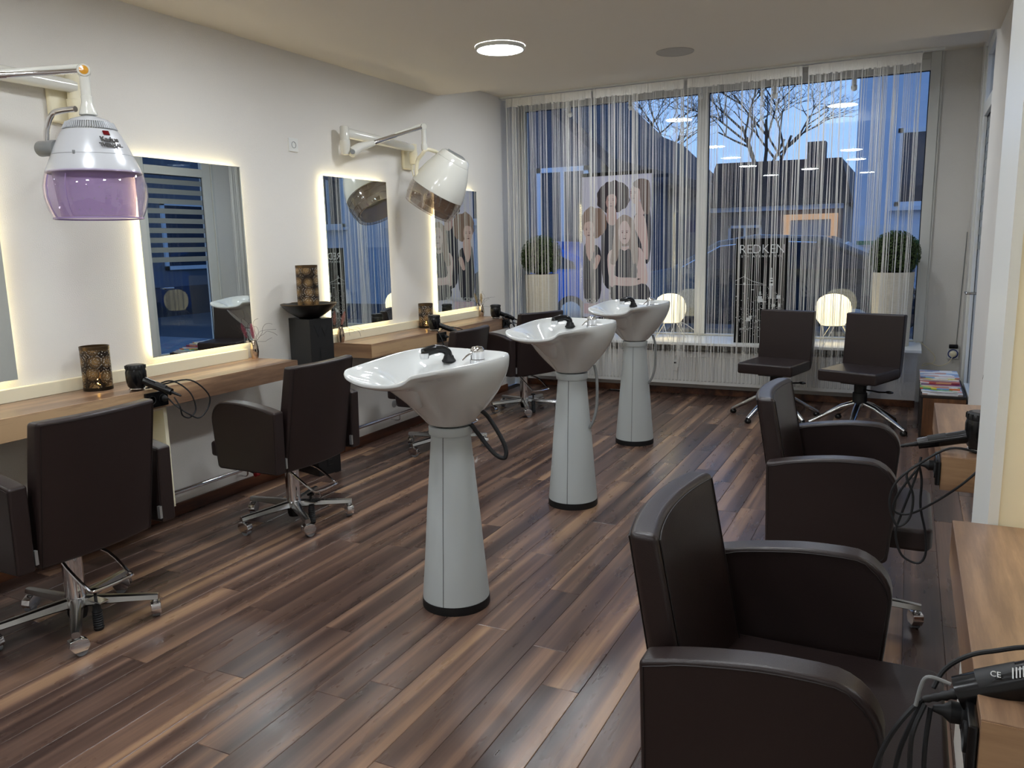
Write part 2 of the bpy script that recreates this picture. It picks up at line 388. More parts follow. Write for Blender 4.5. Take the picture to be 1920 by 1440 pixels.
# ------------------------------------------------------------------ ceiling lamps and speaker
def ceiling_lamp(x, y, z, label):
    t = thing('ceiling_lamp', label, 'lamp', (x, y, z), 0, 'round ceiling lamps')
    part('housing', B().lathe([(.152, -.001), (.154, -.012), (.150, -.022), (.140, -.024)], n=40, cap=False), WHITE, t)
    part('diffuser', B().lathe([(.141, -.02), (.12, -.0235), (.06, -.026), (.0001, -.027)], n=40, cap=False), LAMPM, t)
    return t
ceiling_lamp(-2.32, 4.59, 2.6, 'round white glowing ceiling lamp in view above the shampoo basins')
for k, (x, y, z) in enumerate([(-2.38, 6.08, 2.748), (-2.40, 3.07, 2.6), (-2.43, 1.55, 2.6), (-.70, 6.08, 2.748), (-.80, 3.05, 2.6), (-.82, 1.60, 2.6), (-1.62, .30, 2.6), (-2.4, -.6, 2.6), (-.8, -1.2, 2.6)]):
    o = ceiling_lamp(x, y, z, ['round ceiling lamp in the raised ceiling strip, seen mirrored in the left window pane', 'round ceiling lamp above the nearest left mirror stations, mirrored left of the window mullion',
        'round ceiling lamp above the left styling chair nearest the camera', 'round ceiling lamp in the raised ceiling strip, mirrored high in the right window pane', 'round ceiling lamp above the second right styling chair, mirrored in the right pane',
        'round ceiling lamp above the right styling chair nearest the camera', 'round ceiling lamp in the middle of the ceiling beside the camera', 'round ceiling lamp behind the camera over the left aisle', 'round ceiling lamp behind the camera over the right aisle'][k])
sp = thing('ceiling_speaker', 'flat round grey speaker grille set in the ceiling near the window', 'speaker', (-1.425, 5.30, 2.6))
part('rim', B().lathe([(.12, 0), (.12, -.004), (.114, -.005)], n=36, cap=False), SPEAK, sp)
part('grille', B().lathe([(.114, -.004), (.0001, -.0045)], n=36, cap=False), SPEAK, sp)

# ------------------------------------------------------------------ mirrors with light behind
def mirror(y0, side, label):
    X = XL if side < 0 else XR; d = 1 if side < 0 else -1
    t = thing('wall_mirror', label, 'mirror', (X, y0+.351, 1.373), 0, 'backlit mirrors')
    part('mirror_glass', B().bb((d*.032, -.351, -.5), (d*.037, .351, .5)), MIRROR, t)
    part('back_panel', B().bb((d*.0005, -.31, -.455), (d*.028, .31, .455)), WHITE, t)
    led = B()
    for sy in (-1, 1): led.bb((d*.010, sy*.322, -.48), (d*.020, sy*.332, .48))
    for sz in (-1, 1): led.bb((d*.010, -.322, sz*.470), (d*.020, .322, sz*.480))
    part('light_strip', led, LEDM, t)
    return t
mirror(1.40, -1, 'backlit mirror cut off by the left edge of the photo')
mirror(2.801, -1, 'backlit mirror behind the purple hood dryer, reflecting the glass door')
mirror(4.228, -1, 'backlit mirror behind the black pillar, reflecting curtain strings')
mirror(5.588, -1, 'backlit mirror nearest the window, behind the tilted hood dryer')
mirror(1.16, 1, 'backlit mirror above the wood shelf on the right wall nearest the camera')
mirror(2.65, 1, 'backlit mirror above the far right wood shelf')

# ------------------------------------------------------------------ counters, ledges, shelf, rail
def counter(x0, x1, y0, y1, z1, z0, label):
    t = thing('wall_counter', label, 'counter', ((x0+x1)/2, (y0+y1)/2, z0), 0, 'wood wall counters')
    hx, hy = (x1-x0)/2, (y1-y0)/2
    part('worktop', B().bb((-hx, -hy, 0), (hx, hy, z1-z0)), WALNUT, t, .0015, 1)
    for s in (-1, 1):
        part('end_panel', B().bb((-hx+.001, s*hy, .001), (hx-.001, s*(hy+.0012), z1-z0-.002)), WALNUTX, t)
    return t
counter(XL, -3.125, .2, 3.510, .778, .682, 'long thick walnut counter below the two left mirrors nearest the camera')
counter(XL, -3.155, 4.262, 6.318, .778, .682, 'thick walnut counter beyond the black pillar below the far mirrors')
counter(.118, XR, 1.126, 1.963, .772, .672, 'thick walnut counter in the right foreground below the hand dryer')
counter(.114, XR, 2.545, 3.395, .772, .672, 'short thick walnut counter behind the white partition edge')
for y0, y1, lb in ((.2, 3.46, 'cream ledge strip on the near left counter below the mirrors'), (4.235, 6.29, 'cream ledge strip on the far left counter below the mirrors')):
    o = part('ledge', B().bb((XL, y0, .778), (XL+.034, y1, .836)), CREAM, None, .002); tag(o, lb, 'ledge')
# open cream cabinet under the near counter
t = thing('open_cabinet', 'narrow open cream cabinet under the near left counter', 'cabinet', (XL, 2.40, .1715))
X = .31
part('side_panel', B().bb((0, .205, 0), (X, .225, .5095)), CREAM, t, .001); part('side_panel', B().bb((0, -.225, 0), (X, -.205, .5095)), CREAM, t, .001)
part('top_panel', B().bb((0, -.205, .4895), (X, .205, .5095)), CREAM, t); part('bottom_panel', B().bb((0, -.205, 0), (X, .205, .02)), CREAM, t)
part('back_panel', B().bb((0.001, -.205, .02), (.012, .205, .4895)), CREAM, t)
ph = B()
for zz in (.24, .272, .30): ph.lathe([(.0035, 0), (.0035, .001)], (.24, .2045, zz), 8, RX(pi/2))
part('peg_hole', ph, BLACKM, t)
# chrome foot rail
def foot_rail(y0, y1, z, label, brk):
    t = thing('foot_rail', label, 'rail', (-3.40, y0, z))
    part('tube', B().tube([(0, 0, 0), (0, y1-y0, 0)], .0135, 14), CHROME, t)
    for yb in brk:
        part('bracket', B().tube(spline([(0, yb-y0, -.01), (0, yb-y0, -.04), (-.02, yb-y0, -.05), (-.08, yb-y0, -.05)], 4), .005, 8), CHROME, t)
    for s in (0, y1-y0): part('end_cap', B().tube([(0, s-.012, 0), (0, s+.012, 0)], .0155, 14), BRUSHED, t)
foot_rail(1.2, 3.47, .155, 'polished chrome foot rail along the wall under the near left counter', (1.5, 3.33))
foot_rail(4.33, 6.2, .165, 'polished chrome foot rail along the wall under the far left counter', (4.9, 5.9))

# wall socket by the tilted hood dryer
t = thing('wall_socket', 'small white power socket on the left wall between two mirrors', 'socket', (XL, 4.0, 2.045))
part('plate', B().bb((0, -.041, -.041), (.009, .041, .041)), WHITE, t, .003)
part('recess', B().lathe([(.02, 0), (.02, .0015), (.0175, .0015), (.0165, -.006), (.0001, -.006)], (.0095, 0, 0), 24, RY(pi/2), cap=False), GREYP, t)
t = thing('valve_cover', 'round grey cover plate low on the left wall', 'cover plate', (XL, 4.95, .225))
part('disc', B().lathe([(.028, 0), (.028, .006), (.02, .009), (.0001, .009)], n=24, M=RY(pi/2)), SILVER, t)
t = thing('plug_switch', 'small red glowing plug end at the skirting behind the second left chair', 'plug', (-3.40, 3.42, .1))
part('cap', B().lathe([(.0001, 0), (.016, .003), (.016, .03), (.008, .036)], n=14, M=RX(pi/2)), REDM, t)
part('lead', B().tube(spline([(0, -.02, 0), (-.02, -.05, .02), (-.06, -.06, .05), (-.075, -.06, .09)], 4), .004, 6), BLACKP, t)

# ------------------------------------------------------------------ radiator
t = thing('radiator', 'wide white panel radiator under the window sill', 'radiator', (-1.765, 7.20, .115))
W = 3.05
part('panel', B().bb((-W/2, -.062, 0), (W/2, -.048, .30)), RAD, t, .004)
part('rear_panel', B().bb((-W/2, .045, 0), (W/2, .06, .30)), RAD, t)
part('top_grille', B().bb((-W/2, -.047, .285), (W/2, .044, .30)), RAD, t)
nr = 91; rib = B(); z0, z1 = .028, .262
for k in range(nr):
    xx = -W/2+.03+(W-.06)*k/(nr-1); hw = .0105
    rib.add([(xx-hw, -.0615, z0), (xx+hw, -.0615, z0), (xx+hw, -.0615, z1), (xx-hw, -.0615, z1), (xx-hw*.55, -.069, z0+.012), (xx+hw*.55, -.069, z0+.012), (xx+hw*.55, -.069, z1-.012), (xx-hw*.55, -.069, z1-.012)],
            [(4, 5, 6, 7), (0, 1, 5, 4), (1, 2, 6, 5), (2, 3, 7, 6), (3, 0, 4, 7)])
part('rib', rib, RAD, t, kind='stuff')
part('side_cover', B().bb((-W/2-.004, -.06, .0), (-W/2, .06, .30)), RAD, t); part('side_cover', B().bb((W/2, -.06, 0), (W/2+.004, .06, .30)), RAD, t)
for s in (-1, 1): part('wall_bracket', B().bb((s*1.1-.02, .06, .05), (s*1.1+.02, .0895, .25)), RAD, t)
hm = thing('heat_meter', 'small white heat meter clipped to the front of the radiator', 'meter', (-1.87, 7.128, .29))
part('case', B().bb((-.019, -.022, -.05), (.019, 0, .05)), WHITE, hm, .004); part('display', B().bb((-.012, -.0235, .017), (.012, -.0221, .03)), BLACKP, hm)

# ------------------------------------------------------------------ string curtains
def string_curtain(x0, x1, label, n, seed):
    rnd = random.Random(seed); t = thing('string_curtain', label, 'curtain', ((x0+x1)/2, 6.84, 2.717), 0, 'white string curtains')
    W = x1-x0; hb = B(); N = 44
    for i in range(N):
        u0, u1 = -W/2+W*i/N, -W/2+W*(i+1)/N
        d = [rnd.uniform(.004, .012) for _ in range(2)]; zb = -.062-rnd.uniform(0, .012)
        hb.add([(u0, -d[0], .006), (u1, -d[1], .006), (u1, -d[1]-.002, zb), (u0, -d[0]-.002, zb), (u0, .008, .006), (u1, .008, .006), (u1, .008, zb), (u0, .008, zb)],
               [(0, 1, 2, 3), (5, 4, 7, 6), (4, 5, 1, 0), (3, 2, 6, 7)] + ([(0, 3, 7, 4)] if i == 0 else []) + ([(1, 5, 6, 2)] if i == N-1 else []))
    part('header', hb, HEAD, t)
    sb = B(); xs = []
    while len(xs) < n:
        c0 = rnd.uniform(-W/2, W/2); k = rnd.choice((1, 1, 1, 1, 2, 2, 3))
        for _ in range(k): xs.append(min(W/2, max(-W/2, c0+rnd.gauss(0, .012))))
    for _ in range(5): xs += [-W/2+rnd.uniform(0, .008), W/2-rnd.uniform(0, .008)]
    for x in xs:
        r = rnd.choice((.0009, .0009, .0010, .0011, .0013, .0018)); e = x+rnd.gauss(0, .012); zb = -2.32-rnd.uniform(0, .16); yy = rnd.uniform(-.006, .008); ye = yy+rnd.uniform(-.012, .012)
        ph = rnd.uniform(0, 6)
        pts = [(x+(e-x)*q+.003*sin(ph+q*7)*q, yy+(ye-yy)*q, -.06+(zb+.06)*q) for q in (0, .3, .6, .8, 1)]
        sb.tube(pts, r, 4, cap=False)
    part('string', sb, CURT, t, kind='stuff')
    return t
string_curtain(-3.409, -2.576, 'white string curtain panel at the far left of the window, before the left planter', 120, 1)
string_curtain(-2.554, -1.760, 'white string curtain panel hanging before the poster of women', 104, 2)
string_curtain(-1.731, -0.833, 'white string curtain panel hanging before the black board', 98, 3)
string_curtain(-0.788, -0.004, 'white string curtain panel at the right end, before the right planter', 90, 4)
t = thing('curtain_rod', 'thin white curtain rod below the ceiling carrying the string curtains', 'curtain rod', (-1.72, 6.84, 2.717))
part('tube', B().tube([(-1.735, 0, 0), (1.72, 0, 0)], .005, 8), FRAME, t)
for xx in (-1.735, -.83, .0, .9, 1.72): part('hanger', B().tube([(xx, 0, .004), (xx, 0, .0305)], .004, 6), FRAME, t)

# ------------------------------------------------------------------ small spotlights above the window display
for k, (x, z) in enumerate([(-2.93, 2.62), (-2.34, 2.63), (-1.71, 2.665), (-1.09, 2.61), (-.48, 2.61)]):
    t = thing('spotlight', ['white spotlight hanging leftmost above the window display', 'white spotlight hanging above the poster of women', 'white spotlight hanging before the window mullion', 'white spotlight hanging above the black board', 'white spotlight hanging rightmost above the window display'][k], 'spotlight', (x, 7.2, z), 0, 'window spotlights')
    part('stem', B().tube([(0, 0, .05), (0, 0, 2.853-z)], .006, 8), WHITE, t)
    part('body', B().lathe([(.0001, .055), (.017, .05), (.019, 0), (.016, -.004)], n=16), WHITE, t)
    part('head', B().lathe([(.02, -.022), (.024, .004), (.02, .016), (.0001, .018)], (0, .012, -.022), 16, RX(.7)), WHITE, t)
# ------------------------------------------------------------------ styling chairs
def arm_outline():
    pts = [(-.205, .352), (-.212, .5), (-.212, .652)]
    top = [(-.212, .652), (-.12, .672), (0, .688), (.09, .690)]
    pts = [(-.205, .350)]+[(p[0], p[1]) for p in spline([(a, b_, 0) for a, b_ in top], 4)]
    for k in range(1, 9):
        a = pi/2-k*pi/2/8*1.05; pts.append((.10+.098*cos(a), .592+.098*sin(a)))
    pts += [(.190, .48), (.180, .375)]
    for k in range(1, 5):
        a = -k*pi/2/4; pts.append((.158+.022*cos(a), .372+.022*sin(a)))
    return pts
def caster(parent, ang, R=.282):
    M = RZ(ang); c = M @ Vector((R, 0, 0)); sw = RZ(ang+1.9)
    t = part('caster', B().tube([c+Vector((0, 0, .055)), c+Vector((0, 0, .085))], .008, 8), BRUSHED, parent)
    hood = [(-.030, .040), (-.026, .064), (.008, .069), (.033, .058), (.040, .036), (.028, .018), (-.014, .018)]
    Mh = sw @ Matrix(((1, 0, 0), (0, 0, 1), (0, 1, 0)))
    part('hood', B().prism(hood, .036, Mh, c), CHROME, t, .002, 1)
    wb = B(); wc = c+sw @ Vector((.010, 0, .0225))
    wb.lathe([(.0001, -.013), (.0215, -.013), (.0225, -.009), (.0225, .009), (.0215, .013), (.0001, .013)], wc, 20, sw @ RX(pi/2), cap=False)
    part('wheel', wb, mat('caster_wheel', (120, 122, 126), .5), t)
def make_chair(name, label, loc, rz, star=0.0):
    t = thing(name, label, 'chair', loc, rz, 'brown leatherette styling chairs')
    # backrest: curved slab, leaning back
    b = B(); nu, nv = 14, 6; th = .058
    def P(u, v, front):
        y = -.232+.464*u; z = .335+.525*v
        x = -.172-.088*v-.030*(1-(2*u-1)**2)
        if front: x += th+.012*(1-v)
        return (x, y, z)
    g = lambda i, j, f: (f*(nu+1)*(nv+1))+j*(nu+1)+i
    vs = [P(i/nu, j/nv, f) for f in (0, 1) for j in range(nv+1) for i in range(nu+1)]
    fs = []
    for j in range(nv):
        for i in range(nu):
            fs.append((g(i, j, 0), g(i, j+1, 0), g(i+1, j+1, 0), g(i+1, j, 0)))
            fs.append((g(i, j, 1), g(i+1, j, 1), g(i+1, j+1, 1), g(i, j+1, 1)))
        fs.append((g(0, j, 0), g(0, j, 1), g(0, j+1, 1), g(0, j+1, 0))); fs.append((g(nu, j, 0), g(nu, j+1, 0), g(nu, j+1, 1), g(nu, j, 1)))
    for i in range(nu):
        fs.append((g(i, 0, 0), g(i+1, 0, 0), g(i+1, 0, 1), g(i, 0, 1))); fs.append((g(i, nv, 0), g(i, nv, 1), g(i+1, nv, 1), g(i+1, nv, 0)))
    bk = part('backrest', b.add(vs, fs), LEATHER, t, .014, 3)
    sb = B(); off = .0012
    def seam(front):
        ins = .012; s = []
        for j in range(7): s.append((0.0+ins/.464, j/6*(1-ins/.525)))
        for i in range(1, 13): s.append((ins/.464+(1-2*ins/.464)*i/12, 1-ins/.525))
        for j in range(5, -1, -1): s.append((1-ins/.464, j/6*(1-ins/.525)))
        return [Vector(P(u, v, front))+Vector((off if front else -off, 0, 0)) for u, v in s]
    for f in (0, 1): sb.tube(seam(f), .0016, 4)
    part('piping', sb, SEAM, bk)
    ol = arm_outline(); Mx = Matrix(((1, 0, 0), (0, 0, 1), (0, 1, 0)))
    for s in (-1, 1):
        a = part('armrest', B().prism(ol, .062, Mx, (0, s*.289, 0)), LEATHER, t, .009, 3)
        pb_ = B()
        for q in (-1, 1):
            ys = s*.289+q*.0318
            cx, cz = 0, .52
            pts = [(p[0]-.009*(1 if p[0] > 0 else -1)*(1 if abs(p[0]) > .15 else 0), ys, p[1]-.009*(1 if p[1] > .55 else -1)) for p in ol]
            pb_.tube(pts, .0015, 4, closed=True)
        part('piping', pb_, SEAM, a)
        part('mount_plate', B().bb((-.205, s*.247, .37), (-.19, s*.258, .42)), SILVER, t)
    # seat
    so = [(-.15, -.25), (.27, -.25), (.298, -.245), (.308, -.215), (.308, .215), (.298, .245), (.27, .25), (-.15, .25)]
    part('seat', B().prism(so, .075, None, (0, 0, .4195)), LEATHER, t, .014, 3)
    part('under_plate', B().bb((-.14, -.13, .345), (.12, .13, .383)), BLACKM, t, .006)
    part('column', B().lathe([(.036, .10), (.036, .30), (.028, .302), (.028, .35)], n=28), CHROME, t)
    star_o = part('star_base', B().lathe([(.0001, .070), (.034, .070), (.046, .085), (.044, .105), (.034, .118), (.0001, .12)], n=28), BRUSHED, t)
    for k in range(5):
        an = star+k*2*pi/5; M = RZ(an)
        pr = [(.03, .025, .095, .036), (.09, .023, .094, .031), (.19, .020, .090, .025), (.27, .019, .087, .023), (.297, .015, .085, .021)]
        vs = []
        for (rr, hw, zc, hh) in pr:
            for (a, b_) in ((-1, -.55), (-.75, .75), (-.35, 1), (.35, 1), (.75, .75), (1, -.55), (.6, -1), (-.6, -1)):
                vs.append(M @ Vector((rr, a*hw, zc+b_*hh*.55)))
        fs = []
        for i in range(len(pr)-1):
            for q in range(8): fs.append((i*8+q, (i+1)*8+q, (i+1)*8+(q+1) % 8, i*8+(q+1) % 8))
        fs += [tuple(range(8)), tuple(reversed(range(32, 40)))]
        part('star_arm', B().add(vs, fs, True).lathe([(.011, .070), (.013, .078), (.013, .088)], M @ Vector((.282, 0, 0)), 12), BRUSHED, star_o)
        caster(t, an)
    part('gas_spring', B().lathe([(.0001, .028), (.03, .03), (.036, .05), (.036, .07)], n=20), BLACKP, t)
    # foot pump loop at the rear, brake pad with ribbed rubber foot
    q = spline([(-.02, .06, .30), (-.10, .085, .275), (-.20, .085, .215), (-.225, .07, .205), (-.225, -.07, .205), (-.20, -.085, .215), (-.10, -.085, .275), (-.02, -.06, .30)], 3)
    part('pump_lever', B().tube(q, .0065, 8), CHROME, t)
    br = part('brake', B().bb((-.165, -.02, .118), (-.085, .02, .124)), CHROME, t, .002)
    rb = B(); pf = []
    for k in range(8): pf += [(.019, .012+k*.009), (.0155, .0165+k*.009)]
    rb.lathe([(.0001, .0), (.016, .001)]+pf+[(.014, .10)], (-.115, 0, 0), 16)
    part('rubber_foot', rb, RUBBER, br)
    part('release_knob', B().lathe([(.006, .124), (.006, .148), (.018, .153), (.019, .163), (.0001, .167)], (-.115, 0, 0), 16), BLACKP, br)
    return t
cA = make_chair('styling_chair', 'brown leatherette styling chair nearest on the left, back to the camera', (-2.79, 1.815, 0), pi, 0)
def chair_copy(loc, rz, label):
    return dup(cA, loc, rz, label)
chair_copy((-2.822, 3.07, 0), pi, 'brown leatherette styling chair beside the black pillar, second on the left')
chair_copy((-2.86, 4.66, 0), pi, 'brown leatherette styling chair mostly hidden behind the nearest shampoo basin')
chair_copy((-2.90, 6.05, 0), pi-.42, 'brown leatherette styling chair turned askew near the window on the left')
chair_copy((-.19, 1.615, 0), 0, 'large brown leatherette styling chair in the right foreground')
chair_copy((-.19, 3.045, 0), 0.0, 'brown leatherette styling chair at the far right counter, behind the foreground chair')

# ------------------------------------------------------------------ waiting chairs without arms
def waiting_chair(label, loc, rz, star):
    t = thing('waiting_chair', label, 'chair', loc, rz, 'armless brown waiting chairs')
    # local: front = -y
    so = [(-.215, -.25), (.215, -.25), (.215, .16), (-.215, .16)]
    part('seat', B().prism(so, .085, None, (0, 0, .415)), LEATHER, t, .016, 3)
    Mx = Matrix(((0, 0, 1), (1, 0, 0), (0, 1, 0)))
    side = [(.145, .372), (.175, .385), (.205, .43), (.222, .52), (.245, .84), (.185, .84), (.168, .60), (.155, .4585), (.1605, .40)]
    part('backrest', B().prism(side, .43, Mx), LEATHER, t, .014, 3)
    part('column', B().lathe([(.052, .20), (.05, .27), (.043, .275), (.043, .375)], n=24), BLACKM, t)
    part('under_plate', B().bb((-.1, -.12, .345), (.1, .1, .3715)), BLACKM, t, .006)
    lv = part('lever', B().tube([(.03, -.02, .30), (.15, -.03, .295), (.2, -.03, .30)], .006, 8), BLACKP, t)
    part('lever_paddle', B().sphere((.222, -.03, .302), .03, 12, 8, (1, .62, .35)), BLACKP, lv)
    hub = part('star_base', B().lathe([(.03, .165), (.046, .17), (.05, .205), (.04, .212)], n=24), BRUSHED, t)
    for k in range(5):
        an = star+2*pi*k/5; M = RZ(an)
        pts = [(.035, 0, .192), (.12, 0, .165), (.30, 0, .062), (.345, 0, .036)]
        part('star_arm', B().tube([M @ Vector(p) for p in pts], [.027, .025, .020, .0185], 12, flat=.75), BRUSHED, hub)
        gc = M @ Vector((.338, 0, 0))
        part('glide', B().lathe([(.0001, 0), (.012, 0), (.024, .008), (.026, .022), (.018, .034), (.0001, .038)], gc, 14), BLACKP, t)
    return t
waiting_chair('armless brown waiting chair at the window, left one before the black board', (-.905, 6.515, 0), -.23, radians(27)+.23)
waiting_chair('armless brown waiting chair at the window, right one before the planter', (-.277, 6.335, 0), -.36, radians(46.5)+.36)

# ------------------------------------------------------------------ shampoo basins
def make_basin(label, loc, rz, hose):
    t = thing('shampoo_basin', label, 'basin', loc, rz, 'white shampoo basins on grey pedestals')
    # local: client side = -y.  rim control points (x, y, z) for the right half, back to front
    half = [(0, .142, 1.005), (.10, .141, 1.005), (.168, .132, 1.005), (.207, .10, 1.004), (.229, .03, 1.002), (.227, -.06, .998), (.206, -.17, .993), (.182, -.275, .989), (.165, -.345, .986), (.158, -.378, .984), (.154, -.392, .979), (.142, -.402, .968), (.112, -.407, .957), (.06, -.416, .950), (0, -.420, .948)]
    full = half+[(-x, y, z) for x, y, z in half[-2:0:-1]]
    K = 4; rim = [p+Vector((.008, 0, 0)) for p in spline(full, K, closed=True)]; n = len(rim)
    b = B(); rings = []
    c0 = Vector((0, -.06, 0))
    def ring(scale, dz, blend=None, tgt=None, lift=0):
        vs = []
        for p in rim:
            d = Vector((p.x, p.y+.12, 0)); q = Vector((d.x*scale, d.y*scale-.12, p.z+dz))
            if tgt is not None:
                r, cy, z = tgt; a = math.atan2(p.y+.10, p.x); e = Vector((r*cos(a), cy+r*sin(a), z)); q = q.lerp(e, blend)
            vs.append(q)
        return vs
    ex = ring
    def outer(t):
        vs = []
        for p in rim:
            a = math.atan2(p.y+.05, p.x-.008); e = Vector((.090*cos(a), .090*sin(a), 0))
            f = min(1, max(0, (-p.y-.10)/.27)); f = f*f*(3-2*f)
            g = t**1.8*(1-f)+(.36*min(1, t/.09)+.64*t**.8)*f
            z0 = p.z-.026
            vs.append(Vector((p.x+(e.x-p.x)*g, p.y+(e.y-p.y)*g, z0+(.742-z0)*t)))
        return vs
    seq = [
        [Vector((.070*cos(math.atan2(p.y+.05, p.x-.008)), .070*sin(math.atan2(p.y+.05, p.x-.008)), .7305)) for p in rim],
        [Vector((v.x*.97, v.y*.97, .733)) for v in outer(1)],
        outer(.93), outer(.75), outer(.5), outer(.25), outer(.09), outer(.012), ring(1.004, -.012), ring(.990, 0.0), ring(.962, .0),
        None, None, None, None, None]
    deck = []
    def inner(scale, depth, keep):
        vs = []
        for p in rim:
            d = Vector((p.x, p.y+.13, 0)); q = Vector((d.x*scale, d.y*scale-.13, 0))
            # rear deck stays high, bowl falls away towards the drain
            back = min(1, max(0, (q.y-(-.045))/.06)); back = back*back*(3-2*back)
            f = min(1, max(0, (-p.y-.10)/.27)); f = f*f*(3-2*f)
            zb = p.z-depth*(1-f*(.68 if scale > .5 else .45 if scale > .3 else .1))
            q.z = zb*(1-back)+max(zb, .962)*back if keep else zb
            vs.append(q)
        return vs
    seq[11] = inner(.92, .022, True); seq[12] = inner(.80, .050, True); seq[13] = inner(.62, .100, True); seq[14] = inner(.40, .145, True); seq[15] = inner(.16, .165, False)
    vs = [v for r in seq for v in r]; fs = []
    for i in range(len(seq)-1):
        for k in range(n): fs.append((i*n+k, i*n+(k+1) % n, (i+1)*n+(k+1) % n, (i+1)*n+k))
    fs.append(tuple(15*n+k for k in range(n)))
    part('bowl', b.add(vs, fs, True), CERAMIC, t, subsurf=1)
    part('drain', B().lathe([(.022, .776), (.026, .779), (.02, .782), (.0001, .780)], (.008, -.13, .045), 20), CHROME, t)
    ped = [(.132, .033), (.1315, .05), (.118, .20), (.104, .38), (.0885, .55), (.0755, .70)]
    po = part('pedestal', B().lathe(ped, n=48, cap=False), PED, t)
    for a in (radians(-72), radians(108)):
        sm = B(); pts = [Vector((r*cos(a), r*sin(a), z)) for r, z in ped]
        sm.tube(pts, .0013, 4, cap=False); part('seam', sm, SEAM, po)
    part('screw', B().sphere((.079*cos(3.4), .079*sin(3.4), .655), .006, 10, 6), CHROME, po)
    part('base_ring', B().lathe([(.1335, .0), (.1345, .004), (.134, .034), (.125, .036)], n=48), BLACKM, t)
    part('collar', B().lathe([(.072, .693), (.0835, .694), (.0845, .698), (.0845, .722), (.0835, .7265), (.07, .7275)], n=40, cap=False), PED, t)
    # hand shower and its socket
    hs = part('hand_shower', B().tube(spline([(-.045, .055, .965), (-.046, .052, .995), (-.052, .03, 1.012), (-.066, -.01, 1.014), (-.08, -.05, 1.004)], 4), [.016]*6+[.0155]*5+[.018]*6, 14), BLACKP, t)
    part('socket', B().lathe([(.026, .960), (.028, .966), (.022, .974), (.018, .986)], (-.045, .056, 0), 20), BLACKM, hs)
    part('spray_head', B().lathe([(.0001, .0), (.016, .0), (.019, .012), (.019, .022)], (-.078, -.046, .982), 16), CHROME, hs)
    # mixer tap
    tp = part('mixer_tap', B().lathe([(.030, .960), (.030, .974), (.0265, .976), (.0265, .998), (.027, 1.003), (.026, 1.014), (.019, 1.023), (.0001, 1.026)], (.075, .085, 0), 24), CHROME, t)
    part('tap_lever', B().tube([(.068, .06, 1.000), (.058, .045, .992), (.046, .03, .975)], [.005, .004, .003], 8), CHROME, tp)
    part('tap_ring', B().lathe([(.0268, .9745), (.0272, .9755), (.0268, .9765)], (.075, .085, 0), 24, cap=False), BLACKP, tp)
    for nm, pts, mt, rr in hose: part(nm, B().tube(spline(pts, 6), rr, 10), mt, t)
    return t
yaw = radians(-10)
make_basin('white shampoo basin nearest the camera, with a black hose loop', (-1.55, 2.57, 0), yaw, [('hose', [(.12, .02, .80), (.15, .05, .76), (.205, .07, .66), (.21, .065, .61), (.17, .05, .625), (.11, .03, .70), (.085, .02, .735)], RUBBER, .0085)])
make_basin('white shampoo basin second in the row, in the middle', (-1.585, 3.90, 0), yaw, [('hose', [(.12, .03, .77), (.135, .03, .70), (.135, .03, .56), (.122, .02, .48), (.100, .01, .43)], GREYP, .008)])
make_basin('white shampoo basin third in the row, nearest the window', (-1.69, 5.33, 0), yaw, [('hose', [(.12, .03, .77), (.14, .03, .70), (.14, .03, .56), (.126, .02, .48), (.100, .01, .43)], GREYP, .008)])

# ------------------------------------------------------------------ hood dryers on wall arms
CR = Vector((.895, .446, 0))        # sideways direction the yokes point along
def perforated_shell(parent, mt, r0, r1, z0, z1):
    b = B(); n = 40
    b.lathe([(r0, z0), (r1, z1)], n=n, cap=False); part('inner_shell', b, mt, parent)
    h = B()
    for j in range(4):
        zz = z0+(z1-z0)*(j+.5)/4; rr = r0+(r1-r0)*(j+.5)/4+.0012
        for k in range(22):
            a = 2*pi*(k+.5*(j % 2))/22
            h.lathe([(.0028, 0), (.0001, .0004)], (rr*cos(a), rr*sin(a), zz), 6, rot_to((cos(a), sin(a), 0)), cap=False)
    part('air_hole', h, GREYP, parent, kind='stuff')
# --- purple one, hanging upright
HX, HY = -3.05, 2.285
t = thing('hood_dryer', 'white hood dryer with purple visor hanging upright on a chrome wall arm', 'hood dryer', (HX, HY, 1.547), 0)
vis = part('visor', B().lathe([(.168, 0), (.183, .035), (.195, .085), (.196, .13), (.187, .17), (.181, .188)], n=56, cap=False), PURPLE, t)
part('visor_rim', B().lathe([(.166, -.002), (.171, -.002), (.171, .004), (.166, .004), (.166, -.002)], n=48, cap=False), mat('visor_edge', (150, 128, 172), .2), vis)
perforated_shell(vis, INNERP, .140, .158, .01, .185)
for a in (radians(-70), radians(-100)):
    part('visor_seam', B().tube([(r*cos(a), r*sin(a), z) for r, z in ((.169, .004), (.184, .035), (.196, .085), (.197, .13), (.188, .17))], .0016, 6), mat('visor_edge', (150, 128, 172), .2), vis)
sh = part('shell', B().lathe([(.174, .180), (.1815, .183), (.180, .192), (.163, .232), (.1535, .252)], n=56, cap=False).lathe([(.1535, .2535), (.136, .295), (.114, .338), (.1045, .352)], n=56, cap=False).lathe([(.086, .385), (.072, .396), (.046, .405), (.026, .412), (.0001, .414)], n=56, cap=False), PEARL, t)
part('shell_seam', B().lathe([(.1525, .2515), (.1525, .254)], n=48, cap=False), GREYP, sh)
vg = B().lathe([(.1045, .352), (.096, .355), (.081, .383), (.086, .385)], n=48, cap=False)
part('vent_ring', vg, mat('vent_grey', (150, 150, 146), .5), t)
fin = B()
for k in range(72):
    a = 2*pi*k/72; fin.box((.0915*cos(a), .0915*sin(a), .369), (.013, .0030, .029), RZ(a) @ RY(-.45))
part('vent_fin', fin, PEARL, t, kind='stuff')
